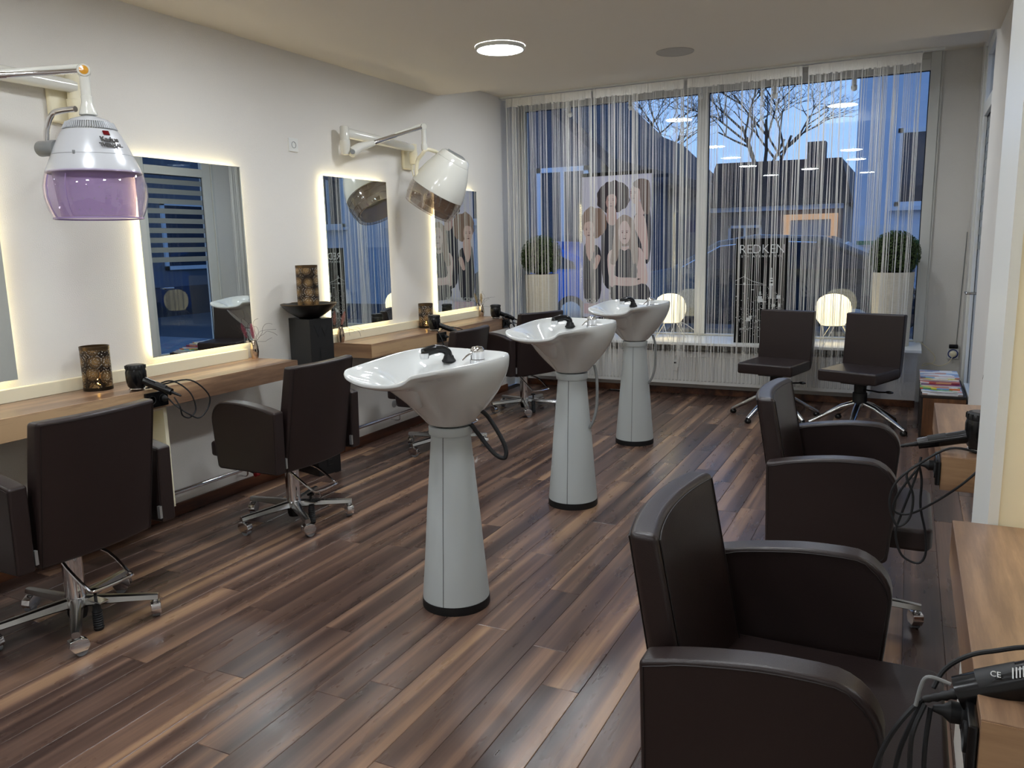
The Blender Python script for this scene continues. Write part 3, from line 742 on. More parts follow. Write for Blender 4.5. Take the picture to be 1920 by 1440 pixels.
az = radians(-8); Mt = RZ(az) @ RY(-.55) @ M_PX
for txt, sz, r, z in (('Kadus', .030, .135, .308), ('THERMAL', .021, .145, .285)):
    letters('lettering', txt, sz, Mt, (r*cos(az), r*sin(az), z), DGREY, t, bold=.0012)
wn_ = B().box((.1165*cos(az+.0), .1165*sin(az+.0), .335), (.006, .026, .020), RZ(az+.0) @ RY(-.5)); part('indicator_window', wn_, DRED, t, .002)
sa = radians(-62); part('slider', B().box((.155*cos(sa), .155*sin(sa), .254), (.01, .008, .014), RZ(sa)), GREYP, sh, .001)
hk = -CR*.150
part('hinge', B().lathe([(.0001, -.047), (.029, -.047), (.031, -.044), (.031, .044), (.029, .047), (.0001, .047)], hk+Vector((.0, -.03, .285)), 28, rot_to((.97, .10, 0)).to_3x3()), GREYP, t)
yk = [hk+Vector((-.01, -.03, .31)), hk+Vector((.0, -.028, .36)), hk+Vector((.03, -.02, .415)), hk+Vector((.07, -.01, .428)), hk+Vector((.15, 0, .43))]
part('yoke', B().tube(spline(yk, 6), .0115, 12), CHROME, t)
part('collar', B().lathe([(.018, .40), (.018, .412), (.034, .416), (.0345, .424), (.032, .432), (.022, .462), (.021, .475)], n=28), IVORY, t)
part('drop_tube', B().lathe([(.021, .47), (.0215, .49), (.0195, .492), (.0195, .565), (.022, .575)], n=24), IVORY, t)
jz = .589
part('joint', B().lathe([(.0001, -.022), (.024, -.022), (.026, -.018), (.026, .018), (.024, .022), (.0001, .022)], (0, 0, jz), 24, rot_to((.8, -.6, 0)).to_3x3()), IVORY, t)
part('joint_cap', B().lathe([(.0001, .026), (.017, .0235), (.018, .021), (.018, .019)], (0, 0, jz), 20, rot_to((.8, -.6, 0)).to_3x3(), cap=False), AMBER, t)
P0 = Vector((-3.39-HX, 1.72-HY, 2.035-1.547))
part('boom', B().tube([(-.01, -.012, jz-.001), Vector((-.01, -.012, jz)).lerp(P0, .42)], .0115, 12).tube([Vector((-.01, -.012, jz)).lerp(P0, .40), P0], .0145, 12), CHROME, t)
part('boom_cover', B().tube([(-.012, -.005, jz+.016), Vector((-.012, -.005, jz+.004)).lerp(P0, .95)], [.012, .016], 10), IVORY, t)
q0 = Vector((-3.43-HX, 1.62-HY, 2.16-1.547)); q1 = Vector((-3.41-HX, 2.50-HY, 2.145-1.547))
part('swing_arm', B().tube([q0, q0.lerp(q1, .8), q1], [.03, .026, .024], 16, flat=1.2), IVORY, t)
part('pivot', B().lathe([(.0001, -.16), (.03, -.15), (.034, -.12), (.034, .03), (.03, .04), (.0001, .042)], q0, 20), IVORY, t)
wb = part('wall_bracket', B().bb((XL-HX+.0005, 2.40-HY, 1.985-1.547), (XL-HX+.03, 2.53-HY, 2.20-1.547)), CREAM, t, .012)
part('bracket_socket', B().lathe([(.0001, -.10), (.03, -.095), (.033, -.08), (.033, 0), (.028, .002), (.028, .06), (.03, .07), (.03, .13), (.02, .14), (.0001, .14)], (-3.42-HX, 2.50-HY, 2.09-1.547), 24), CREAM, t)
part('cable', B().tube(spline([(-3.42-HX, 2.475-HY, 1.99-1.547), (-3.40-HX, 2.46-HY, 1.90-1.547), (-3.32-HX, 2.42-HY, 1.84-1.547), (-3.15-HX, 2.36-HY, 1.86-1.547)], 6), .005, 8), CREAM, t)
# --- tilted one
ax = Vector((.52, .10, .845)).normalized(); Mh = rot_to(ax).to_3x3()
Cb = Vector((-3.125, 5.16, 1.845))-ax*.17
t = thing('hood_dryer', 'white hood dryer with smoky visor tilted sideways, between the far mirrors', 'hood dryer', Cb, 0)
vis = part('visor', B().lathe([(.182, -.03), (.197, .02), (.204, .075), (.201, .128)], n=56, M=Mh, cap=False), SMOKE, t)
for z, r in ((-.027, .182), (.025, .1985), (.075, .2045)): part('visor_rib', B().lathe([(r, z-.002), (r+.002, z), (r, z+.002)], n=48, M=Mh, cap=False), SMOKE, vis)
bi = B().lathe([(.160, -.02), (.180, .128)], n=40, M=Mh, cap=False); part('inner_shell', bi, INNERS, vis)
sh = part('shell', B().lathe([(.197, .122), (.2035, .124), (.2025, .138), (.189, .205), (.160, .29), (.130, .36), (.125, .368)], n=56, M=Mh, cap=False).lathe([(.125, .369), (.110, .405), (.092, .418), (.0001, .422)], n=56, M=Mh, cap=False), IVORY, t)
Mz = Mh @ RZ(radians(-60))
part('vent_grille', B().lathe([(.078, .4218), (.0001, .4230)], n=32, M=Mh, cap=False), mat('vent_light', (188, 188, 182), .5), t)
gb = B()
for k in range(11):
    o_ = -.06+.012*k; hw = math.sqrt(max(0, .07**2-o_**2)); gb.box(Mz @ Vector((0, o_, .4232)), (2*hw, .003, .0012), Mz)
part('vent_bar', gb, GREYP, t, kind='stuff')
part('control_panel', B().box(Mz @ Vector((0, .045, .4234)), (.125, .045, .004), Mz), mat('panel_grey', (118, 122, 120), .4), t, .002)
kn = Vector((-3.205, 5.045, 1.85))-Cb
part('hinge', B().lathe([(.0001, -.02), (.024, -.02), (.026, -.015), (.026, .015), (.023, .02), (.0001, .021)], kn, 22, rot_to((-.62, -.75, .1)).to_3x3()), IVORY, t)
sw_ = B().box(kn+Vector((-.006, -.0, -.045)), (.03, .012, .018), rot_to(ax).to_3x3()); part('rocker_switch', sw_, DGREY, t, .002)
tp = Vector((-3.16, 5.015, 2.095))-Cb
part('yoke', B().tube(spline([kn+Vector((-.004, -.008, 0)), kn+Vector((-.028, -.03, .06)), kn+Vector((-.018, -.03, .16)), tp+Vector((-.012, -.008, -.035)), tp+Vector((.01, .01, -.005)), tp+Vector((.0, .11, -.002)), tp+Vector((.0, .19, -.015)), tp+Vector((.0, .255, -.07))], 6), .0135, 12), CREAM, t)
part('drop_tube', B().lathe([(.0001, -.012), (.02, -.01), (.022, .004), (.022, .03), (.018, .032), (.017, .12), (.02, .135)], tp, 22), IVORY, t)
jt = tp+Vector((0, -.006, .150))
part('joint', B().lathe([(.0001, -.02), (.02, -.02), (.022, -.015), (.022, .015), (.02, .02), (.0001, .02)], jt, 22, rot_to((.8, -.6, 0)).to_3x3()), IVORY, t)
pv = Vector((-3.385, 4.46, 2.05))-Cb
part('boom', B().tube([jt+Vector((0, -.01, -.005)), jt.lerp(pv, .42)], .0125, 12).tube([jt.lerp(pv, .40), pv.lerp(jt, .22)], .016, 12), CHROME, t)
part('boom_cover', B().tube([jt+Vector((-.01, 0, .016)), jt.lerp(pv, .45)+Vector((-.01, .01, .012))], [.012, .008], 10), IVORY, t)
part('boom_housing', B().tube([pv+Vector((.01, -.012, -.018)), pv.lerp(jt, .1), pv.lerp(jt, .30)], [.034, .031, .019], 16), IVORY, t)
part('pivot_badge', B().lathe([(.016, .0), (.016, .003), (.0001, .004)], pv+Vector((.033, -.028, -.016)), 18, rot_to((.75, -.66, 0)).to_3x3()), GREYP, t)
q0 = Vector((-3.405, 4.425, 2.165))-Cb; q1 = Vector((-3.40, 5.24, 2.135))-Cb
part('pivot', B().lathe([(.0001, -.15), (.026, -.145), (.034, -.11), (.034, -.055), (.030, -.053), (.030, .03), (.024, .037), (.0001, .039)], q0, 22), IVORY, t)
part('swing_arm', B().tube([q0+Vector((0, 0, -.005)), q0.lerp(q1, .85), q1], [.027, .025, .022], 16, flat=1.25), IVORY, t)
part('wall_bracket', B().bb(Vector((XL+.0005, 5.19, 1.985))-Cb, Vector((XL+.03, 5.33, 2.15))-Cb), CREAM, t, .012)
part('bracket_socket', B().lathe([(.0001, -.10), (.028, -.095), (.031, -.08), (.031, -.01), (.027, -.008), (.027, .05), (.0001, .055)], q1+Vector((0, 0, -.02)), 24), CREAM, t)
part('cable', B().tube(spline([Vector((-3.42, 5.24, 2.02))-Cb, Vector((-3.40, 5.22, 1.95))-Cb, Vector((-3.37, 5.22, 1.90))-Cb, Vector((-3.32, 5.25, 1.92))-Cb, Vector((-3.28, 5.25, 1.99))-Cb], 6), .005, 8), CREAM, t)

# ------------------------------------------------------------------ lanterns
def perforated(name):
    mt = bpy.data.materials.new(name); mt.use_nodes = True; n = mt.node_tree; L = n.links.new
    b = n.nodes['Principled BSDF']; o = n.nodes['Material Output']
    b.inputs['Base Color'].default_value = lin((60, 46, 32)); b.inputs['Metallic'].default_value = .5; b.inputs['Roughness'].default_value = .38
    t = n.nodes.new('ShaderNodeTexCoord'); sp_ = n.nodes.new('ShaderNodeSeparateXYZ'); L(t.outputs['Object'], sp_.inputs[0])
    at = n.nodes.new('ShaderNodeMath'); at.operation = 'ARCTAN2'; L(sp_.outputs[1], at.inputs[0]); L(sp_.outputs[0], at.inputs[1])
    cx = n.nodes.new('ShaderNodeCombineXYZ'); mu = n.nodes.new('ShaderNodeMath'); mu.operation = 'MULTIPLY'; mu.inputs[1].default_value = .062; L(at.outputs[0], mu.inputs[0])
    L(mu.outputs[0], cx.inputs[0]); L(sp_.outputs[2], cx.inputs[1])
    vo = n.nodes.new('ShaderNodeTexVoronoi'); vo.voronoi_dimensions = '2D'; vo.inputs['Scale'].default_value = 16; vo.inputs['Randomness'].default_value = .35; L(cx.outputs[0], vo.inputs[0])
    s1 = n.nodes.new('ShaderNodeMath'); s1.operation = 'MULTIPLY'; s1.inputs[1].default_value = 30; L(vo.outputs['Distance'], s1.inputs[0])
    s2 = n.nodes.new('ShaderNodeMath'); s2.operation = 'SINE'; L(s1.outputs[0], s2.inputs[0])
    s3 = n.nodes.new('ShaderNodeMath'); s3.operation = 'GREATER_THAN'; s3.inputs[1].default_value = .1; L(s2.outputs[0], s3.inputs[0])
    wv = n.nodes.new('ShaderNodeTexChecker'); wv.inputs['Scale'].default_value = 240; L(cx.outputs[0], wv.inputs[0])
    s4 = n.nodes.new('ShaderNodeMath'); s4.operation = 'MULTIPLY'; L(s3.outputs[0], s4.inputs[0]); L(wv.outputs[1], s4.inputs[1])
    gr = n.nodes.new('ShaderNodeValToRGB'); gr.color_ramp.elements[0].position = .1; gr.color_ramp.elements[0].color = lin((150, 122, 82)); gr.color_ramp.elements[1].position = .5; gr.color_ramp.elements[1].color = lin((40, 30, 22))
    L(vo.outputs['Distance'], gr.inputs[0]); L(gr.outputs[0], b.inputs['Base Color'])
    tr = n.nodes.new('ShaderNodeBsdfTransparent'); mx = n.nodes.new('ShaderNodeMixShader'); L(s4.outputs[0], mx.inputs[0]); L(b.outputs[0], mx.inputs[1]); L(tr.outputs[0], mx.inputs[2]); L(mx.outputs[0], o.inputs[0])
    return mt
PERF = perforated('perforated_bronze')
def lantern(label, loc, r, h, lit=True):
    t = thing('candle_lantern', label, 'lantern', loc, 0, 'perforated bronze candle lanterns')
    part('perforated_shell', B().lathe([(r, .012), (r, h-.012)], n=40, cap=False), PERF, t)
    part('top_rim', B().lathe([(r+.001, h-.016), (r+.001, h), (r-.003, h), (r-.003, h-.016)], n=40, cap=False), BRONZE, t)
    part('base', B().lathe([(.0001, 0), (r+.001, 0), (r+.001, .016), (r-.003, .016), (r-.004, .004), (.0001, .004)], n=40, cap=False), BRONZED, t)
    if lit:
        c = part('tea_light', B().lathe([(.0001, .0045), (.019, .005), (.019, .022), (.0001, .02)], n=16), WAX, t)
        part('flame', B().lathe([(.0001, .022), (.0045, .030), (.003, .042), (.0001, .052)], n=10), FLAME, c)
    return t
lantern('lit bronze candle lantern on the near left counter beside the hand dryer', (-3.372, 2.425, .778), .063, .205)
lantern('lit bronze candle lantern on the far counter between the two far mirrors', (-3.385, 5.30, .778), .057, .19)
lantern('tall bronze lantern standing in the black bowl on the pillar', (-3.318, 3.862, 1.0105), .066, .298)

# pillar with bowl
t = thing('pillar', 'black column with carved vertical lettering between the two left counters', 'pillar', (-3.322, 3.872, 0), -.25)
part('column', B().bb((-.11, -.085, 0), (.11, .085, .985)), PILLM, t, .003)
for k, ch in enumerate('WELCOME'):
    letters('letter', ch, .105, M_PX, (.1105, .0, .905-k*.137), BLACKM, t, extrude=.002)
t = thing('bowl', 'shallow black bowl with bronze rim on top of the black pillar', 'bowl', (-3.318, 3.862, .986))
part('bowl_body', B().lathe([(.0001, 0), (.06, 0), (.085, .012), (.13, .042), (.168, .083), (.170, .087), (.164, .086), (.125, .050), (.085, .025), (.06, .0205), (.0001, .020)], n=48, cap=False), mat('bowl_black', (22, 20, 19), .3), t)
part('rim', B().lathe([(.168, .083), (.1712, .087), (.168, .0895), (.164, .087)], n=48, cap=False), BRONZE, t)

# vases with dried stems
def vase(label, loc, colr, seed, lean):
    rnd = random.Random(seed); t = thing('vase', label, 'vase', loc, 0, 'small chrome vases')
    part('vase_body', B().lathe([(.0001, 0), (.018, 0), (.0215, .012), (.0255, .04), (.023, .07), (.016, .10), (.0145, .105), (.012, .103), (.013, .07), (.0001, .02)], n=28, cap=False), VASEM, t)
    st = part('stem', B().tube(spline([(0, 0, .03), (.002*lean, .002, .11), (.006, -.008*lean, .15)], 4), .0012, 5), TWIG, t)
    sp_ = B(); 
    for k in range(15):
        q = k/14; c = Vector((.006+.012*q, -.008*lean-.022*q*lean, .118+.085*q)); rr = .005+.012*sin(pi*min(1, .12+q*.85))
        for j in range(7):
            a = j*2*pi/7+k*.7; d = Vector((cos(a), sin(a), .5)); sp_.add([c+Vector((.002*sin(a), -.002*cos(a), 0)), c-Vector((.002*sin(a), -.002*cos(a), 0)), c+d*rr, c+Vector((0, 0, .006))], [(0, 1, 2), (1, 3, 2), (3, 0, 2), (0, 3, 1)])
    part('seed_head', sp_, colr, t)
    tw = B()
    for k in range(8):
        p = Vector((0, 0, .09)); d = Vector((rnd.uniform(-.1, .6), rnd.uniform(-.25, 1), rnd.uniform(.2, 1.2))).normalized(); pts = [p]
        for j in range(7):
            d = (d+Vector((rnd.uniform(-.6, .6), rnd.uniform(-.6, .7), rnd.uniform(-.65, .45)))).normalized(); p = p+d*.026
            p.x = max(p.x, -.02); pts.append(p.copy())
        tw.tube(spline(pts, 4), .0008, 4, cap=False)
    part('twigs', tw, TWIG, t)
vase('chrome vase with a pink dried spike at the end of the near left counter', (-3.425, 3.487, .778), PINK, 3, 1)
vase('chrome vase with a brownish dried spike right of the black pillar', (-3.42, 4.285, .778), DUSTY, 5, -1)
vase('chrome vase with a straw-coloured dried spike beside the mirror nearest the window', (-3.430, 6.295, .778), STRAW, 8, 1)

vase('chrome vase behind the white partition edge on the right, only its twigs showing', (.285, 3.22, .772), STRAW, 12, 1)

# ------------------------------------------------------------------ hand dryers with holders, power boxes
def hand_dryer(label, loc, az, cords, droop=.025, hk=1.0):
    t = thing('hand_dryer', label, 'hair dryer', loc, 0, 'black hand dryers on the counters'); M = RZ(az)
    part('body', B().lathe([(.027, .0), (.030, .008), (.040, .022), (.045, .05), (.0455, .085), (.042, .098)], n=32), BLACKP, t)
    cp = B().lathe([(.043, .098), (.044, .102), (.043, .113), (.038, .119), (.030, .120)], n=32)
    for k in range(16):
        a = 2*pi*k/16; cp.box((.043*cos(a), .043*sin(a), .109), (.005, .005, .014), RZ(a))
    cp_ = part('rear_cap', cp, BLACKM, t)
    part('intake_grille', B().lathe([(.030, .1205), (.0001, .122)], n=24, cap=False), mat('intake_grey', (92, 88, 88), .6), cp_)
    part('holder_ring', B().tube([(.034*cos(2*pi*k/20), .034*sin(2*pi*k/20), .008) for k in range(20)], .0035, 6, closed=True), CHROME, t)
    h0, h1 = M @ Vector((.03, 0, .045)), M @ Vector((.165, 0, .045-droop-.03))
    part('handle', B().tube([h0, h0.lerp(h1, .2), h0.lerp(h1, .6), h1], [.0215*hk, .019*hk, .0185*hk, .0165*hk], 18), BLACKP, t)
    part('switch_panel', B().tube([h0.lerp(h1, .45)+Vector((0, 0, .004)), h0.lerp(h1, .8)+Vector((0, 0, .004))], .0168*hk, 12), BLACKM, t)
    d = (h1-h0).normalized()
    sr = [(.0085-.0004*k if k % 2 else .0065-.0003*k, .006*k) for k in range(9)]
    part('strain_relief', B().lathe(sr, h1, 12, rot_to(d).to_3x3()), BLACKM, t)
    for pts in cords:
        part('cord', B().tube(spline([Vector(p)-Vector(loc) for p in pts], 6), .0036, 8), RUBBER, t)
    return t
hand_dryer('black hand dryer with looping cords on the near left counter', (-3.17, 2.475, .779), .35, [
    [(-3.005, 2.535, .745), (-2.985, 2.545, .70), (-2.99, 2.56, .655), (-3.0, 2.61, .635), (-3.0, 2.648, .67), (-3.0, 2.62, .755), (-3.04, 2.56, .815), (-3.11, 2.52, .795), (-3.145, 2.50, .784)],
    [(-3.145, 2.51, .783), (-3.08, 2.55, .80), (-3.0, 2.63, .81), (-2.99, 2.72, .73), (-3.0, 2.725, .665), (-3.0, 2.665, .622), (-3.0, 2.60, .655), (-3.04, 2.565, .70), (-3.070, 2.559, .728)]])
hand_dryer('black hand dryer in the middle of the far left counter', (-3.185, 5.10, .779), .45, [
    [(-3.03, 5.18, .735), (-3.02, 5.20, .66), (-3.04, 5.15, .58), (-3.07, 5.08, .62), (-3.10, 5.06, .72), (-3.14, 5.07, .784)],
    [(-3.15, 5.13, .784), (-3.08, 5.2, .80), (-3.0, 5.30, .74), (-3.02, 5.28, .65), (-3.06, 5.20, .69), (-3.100, 5.169, .728)]])
hand_dryer('black hand dryer at the window end of the far left counter', (-3.20, 6.13, .779), .8, [
    [(-3.10, 6.25, .735), (-3.09, 6.36, .70), (-3.08, 6.40, .60), (-3.10, 6.36, .53), (-3.115, 6.31, .58), (-3.118, 6.22, .70), (-3.145, 6.16, .784)],
    [(-3.15, 6.15, .784), (-3.11, 6.19, .80), (-3.09, 6.26, .72), (-3.09, 6.33, .55), (-3.09, 6.40, .47), (-3.09, 6.40, .56), (-3.085, 6.30, .66), (-3.101, 6.249, .728)]])
C4A = [(.212, 2.58, .784), (.135, 2.58, .790), (.054, 2.58, .731), (0, 2.58, .671), (-.014, 2.58, .602), (.01, 2.58, .537), (.042, 2.58, .564), (.048, 2.58, .635), (.027, 2.58, .699), (.056, 2.629, .722)]
C4B = [(.216, 2.520, .76), (.168, 2.52, .701), (.103, 2.56, .627), (.042, 2.6, .572), (-.002, 2.6, .577), (.009, 2.6, .632), (.049, 2.6, .704), (.058, 2.622, .716)]
C4C = [(.064, 2.64, .742), (.05, 2.62, .674), (.02, 2.62, .56), (.008, 2.62, .498), (.028, 2.62, .431), (.073, 2.62, .411), (.093, 2.62, .442), (.089, 2.62, .51), (.071, 2.62, .592), (.069, 2.62, .676), (.058, 2.632, .724)]
hand_dryer('black hand dryer on the far right counter, cut by the white partition edge', (.218, 2.64, .773), pi, [C4A, C4B, C4C], .005)
C5A = [(.052, 1.215, .735), (.027, 1.2, .703), (.009, 1.2, .662), (-.004, 1.2, .612), (-.009, 1.2, .54), (.03, 1.2, .46), (.075, 1.2, .50), (.06, 1.20, .64), (.064, 1.219, .722)]
C5B = [(.054, 1.22, .732), (.035, 1.21, .678), (.025, 1.21, .631), (.017, 1.21, .54)]
C5C = [(.056, 1.21, .73), (.043, 1.19, .696), (.041, 1.19, .653), (.045, 1.19, .56)]
C5D = [(.066, 1.225, .75), (.079, 1.24, .774), (.104, 1.24, .800), (.136, 1.24, .816), (.20, 1.25, .828), (.30, 1.27, .79)]
d5 = hand_dryer('large black hand dryer handle with a printed label in the right foreground', (.262, 1.215, .775), pi, [C5A, C5B, C5C, C5D], .035, 1.42)
lb = B()
for k in range(7): lb.box((-.108+.0040*k+.004, -.0185, .0350+.0018*k), (.0018, .015, .0006), RX(.80))
part('label_print', lb, PRINTW, d5)
letters('label_mark', 'CE', .011, RX(.80), (-.124, -.0185, .0285), PRINTW, d5)
part('hanging_hook', B().tube(spline([(-.176, -.012, -.002), (-.200, -.012, .003), (-.211, -.012, -.006), (-.218, -.012, -.046)], 4), .0028, 8), GREYP, d5)
def power_box(label, loc, dx):
    t = thing('power_outlet', label, 'socket', loc, 0, 'black double power outlets on the counter fronts')
    part('box', B().bb((0, -.062, -.036), (dx*.013, .062, .036)), BLACKP, t, .003)
    for s in (-1, 1): part('outlet', B().lathe([(.021, 0), (.021, .003), (.018, .003), (.017, .0005), (.0001, .0005)], (dx*.0125, s*.029, 0), 20, RY(dx*pi/2), cap=False), BLACKM, t)
    part('plug', B().lathe([(.015, .003), (.016, .016), (.008, .026), (.005, .038), (.0001, .039)], (dx*.012, .029, 0), 16, RY(dx*pi/2)), BLACKM, t)
power_box('black double power outlet on the front edge of the near left counter', (-3.1245, 2.53, .728), 1)
power_box('black double power outlet on the front edge of the far left counter', (-3.1545, 5.14, .728), 1)
power_box('black double power outlet on the far left counter near the window', (-3.1545, 6.22, .728), 1)
power_box('black double power outlet on the far right counter front', (.1135, 2.60, .722), -1)
power_box('black double power outlet on the foreground counter front', (.1175, 1.19, .722), -1)

# ------------------------------------------------------------------ planters, lamps, poster, board on the sill
SZ = .5225
def planter(label, x, y, rp, top, rb, cz, seed):
    rnd = random.Random(seed); t = thing('potted_box_ball', label, 'plant', (x, y, SZ), 0, 'clipped box balls in tall pots')
    part('pot', B().lathe([(.0001, 0), (rp*.92, 0), (rp*.93, .005), (rp, top-SZ), (rp-.012, top-SZ), (rp-.014, top-SZ-.05), (.0001, top-SZ-.05)], n=44, cap=False), POT, t)
    part('soil', B().lathe([(rp-.014, top-SZ-.045), (.0001, top-SZ-.04)], n=24, cap=False), LEAFD, t)
    part('core', B().sphere((0, 0, cz-SZ), rb*.86, 24, 14), LEAFD, t)
    lf = B()
    for k in range(5200):
        z = rnd.uniform(-.8, 1); a = rnd.uniform(0, 2*pi); s = math.sqrt(1-z*z); nrm = Vector((s*cos(a), s*sin(a), z))
        c = nrm*rb*rnd.uniform(.86, 1.02); tq = rot_to((nrm+Vector((rnd.uniform(-.8, .8), rnd.uniform(-.8, .8), rnd.uniform(-.8, .8)))).normalized()).to_3x3()
        l = rnd.uniform(.006, .011); w_ = l*.5
        vs = [tq @ Vector(p)+c+Vector((0, 0, cz-SZ)) for p in ((0, -l, 0), (w_, 0, .002), (0, l, 0), (-w_, 0, .002))]
        lf.add(vs, [(0, 1, 2, 3)])
    part('foliage', lf, LEAF, t, kind='stuff')
    return t
planter('clipped box ball in a tall beige pot at the left end of the sill', -3.257, 7.24, .165, 1.115, .205, 1.285, 1)
planter('clipped box ball in a tall beige pot at the right end of the sill', -.115, 7.24, .155, 1.12, .19, 1.262, 2)
def sill_lamp(label, x, y, zc, rot):
    t = thing('table_lamp', label, 'lamp', (x, y, SZ), rot, 'glowing string-shade table lamps'); c = zc-SZ; R = .142
    pr = [(R*.66, c-.130), (R*.70, c-.122), (R*.90, c-.085), (R, c-.03), (R, c+.02), (R*.93, c+.06), (R*.78, c+.095), (R*.5, c+.121), (R*.2, c+.130), (.0001, c+.131)]
    part('shade', B().lathe(pr, n=40, cap=False), SHADE, t)
    part('shade_ring', B().tube([(R*.67*cos(2*pi*k/24), R*.67*sin(2*pi*k/24), c-.132) for k in range(24)], .003, 6, closed=True), WHITE, t)
    for k in range(3):
        a = 2*pi*k/3+.5; f = Vector((.155*cos(a), .155*sin(a), .003))
        for s in (-.35, .35):
            part('leg', B().tube([(R*.67*cos(a+s*1.6), R*.67*sin(a+s*1.6), c-.132), f], .003, 6), WHITE, t)
    part('cord', B().tube(spline([(.07, .06, c-.13), (.14, .08, c-.16), (.22, .09, c-.22), (.27, .12, .004)], 5), .0028, 6), WHITE, t)
    return t
sill_lamp('glowing white lamp on wire legs behind the shampoo basin nearest the window', -1.95, 7.20, .806, .2)
sill_lamp('glowing white lamp on wire legs between the two waiting chairs', -.556, 7.20, .813, -.3)

# poster of four women, print side to the street
PX0, PZ0 = -2.845, 2.045
def pp(cx, cy, lay):
    px = 940+cx/4.8; py = 300+cy/4.8
    return Vector((PX0+(px-1092)*.00523, 7.30-.0005*lay, PZ0-(py-329)*.005094))
t = thing('poster', 'hanging advertising poster showing four women with different hair', 'poster', (PX0+.34, 7.30, .69))
base = Vector((PX0+.34, 7.30, .69))
part('sheet', B().bb(Vector((-.34, 0, .0)), Vector((.34, .003, 1.345))), PAPER, t)
part('top_bar', B().bb(Vector((-.355, -.006, 1.335)), Vector((.355, .008, 1.368))), BLACKP, t, .002)
part('bottom_bar', B().bb(Vector((-.345, -.005, -.022)), Vector((.345, .007, .006))), BLACKP, t, .002)
part('hanger', B().tube([(-.25, .001, 1.368), (-.25, .001, 2.163)], .0012, 5).tube([(.25, .001, 1.368), (.25, .001, 2.163)], .0012, 5), GREYP, t)
def shape(b, mi, pts, lay, closed_spline=True, k=4):
    P3 = [pp(x, y, lay)-base for x, y in pts]
    if closed_spline: P3 = spline(P3, k, closed=True)
    n = len(P3); b.cm = mi; c = sum(P3, Vector())/n
    back = [p+Vector((0, .0004, 0)) for p in P3]
    b.add(P3, [tuple(range(n))]); b.cm = 0
def ell(cx, cy, rx, ry, n=14, wob=0, seed=0):
    r = random.Random(seed); return [(cx+rx*cos(2*pi*k/n)*(1+r.uniform(-wob, wob)), cy+ry*sin(2*pi*k/n)*(1+r.uniform(-wob, wob))) for k in range(n)]
def face(b, cx, cy, s, lay, turn=0):
    for dx in (-1, 1):
        shape(b, 3, ell(cx+dx*20*s+turn*8*s, cy-14*s, 8*s, 4.5*s, 8), lay); shape(b, 3, ell(cx+dx*20*s+turn*8*s, cy-27*s, 13*s, 2.5*s, 8), lay)
    shape(b, 3, ell(cx+turn*10*s, cy+14*s, 6*s, 3*s, 8), lay); shape(b, 3, ell(cx+turn*8*s, cy+36*s, 14*s, 6*s, 8), lay)
def woman(i, build):
    b = B(); build(b); part('printed_woman', b, [PHAIR[i], PSKIN[i], PDARK, PFEAT], t)
def wA(b):
    shape(b, 2, [(925, 540), (990, 560), (1050, 540), (1085, 620), (1070, 1110), (925, 1100), (905, 640)], 1)
    shape(b, 0, ell(1012, 345, 152, 142, 26, .07, 1), 2); shape(b, 1, [(965, 430), (1030, 430), (1045, 560), (1000, 590), (958, 550)], 3)
    shape(b, 1, ell(996, 375, 49, 78), 4); shape(b, 0, [(940, 330), (975, 295), (1050, 290), (1052, 345), (1015, 318), (965, 330), (948, 380)], 5); face(b, 996, 385, 1.0, 6)
def wB(b):
    shape(b, 2, [(1250, 470), (1340, 440), (1340, 900), (1240, 860), (1195, 560)], 1); shape(b, 1, [(1215, 400), (1280, 400), (1300, 480), (1260, 520), (1220, 490)], 2)
    shape(b, 1, ell(1215, 325, 48, 88), 3); shape(b, 0, [(1190, 235), (1240, 200), (1300, 205), (1340, 250), (1340, 480), (1295, 490), (1262, 400), (1250, 290), (1210, 270)], 4)
    shape(b, 1, [(1215, 510), (1270, 500), (1310, 580), (1330, 860), (1300, 880), (1262, 740), (1205, 600)], 5); face(b, 1202, 330, .9, 6, -1)
def wC(b):
    shape(b, 2, [(745, 770), (800, 790), (860, 760), (905, 860), (890, 1235), (745, 1235)], 3); shape(b, 1, [(765, 690), (835, 680), (845, 770), (805, 900), (765, 830)], 4)
    shape(b, 0, ell(842, 560, 118, 140, 24, .1, 3), 2); shape(b, 1, ell(790, 620, 48, 88), 5); shape(b, 0, [(742, 560), (760, 500), (850, 490), (860, 600), (836, 560), (790, 548)], 6)
    shape(b, 1, [(860, 850), (900, 870), (860, 970), (830, 960)], 7); face(b, 788, 635, 1.0, 7)
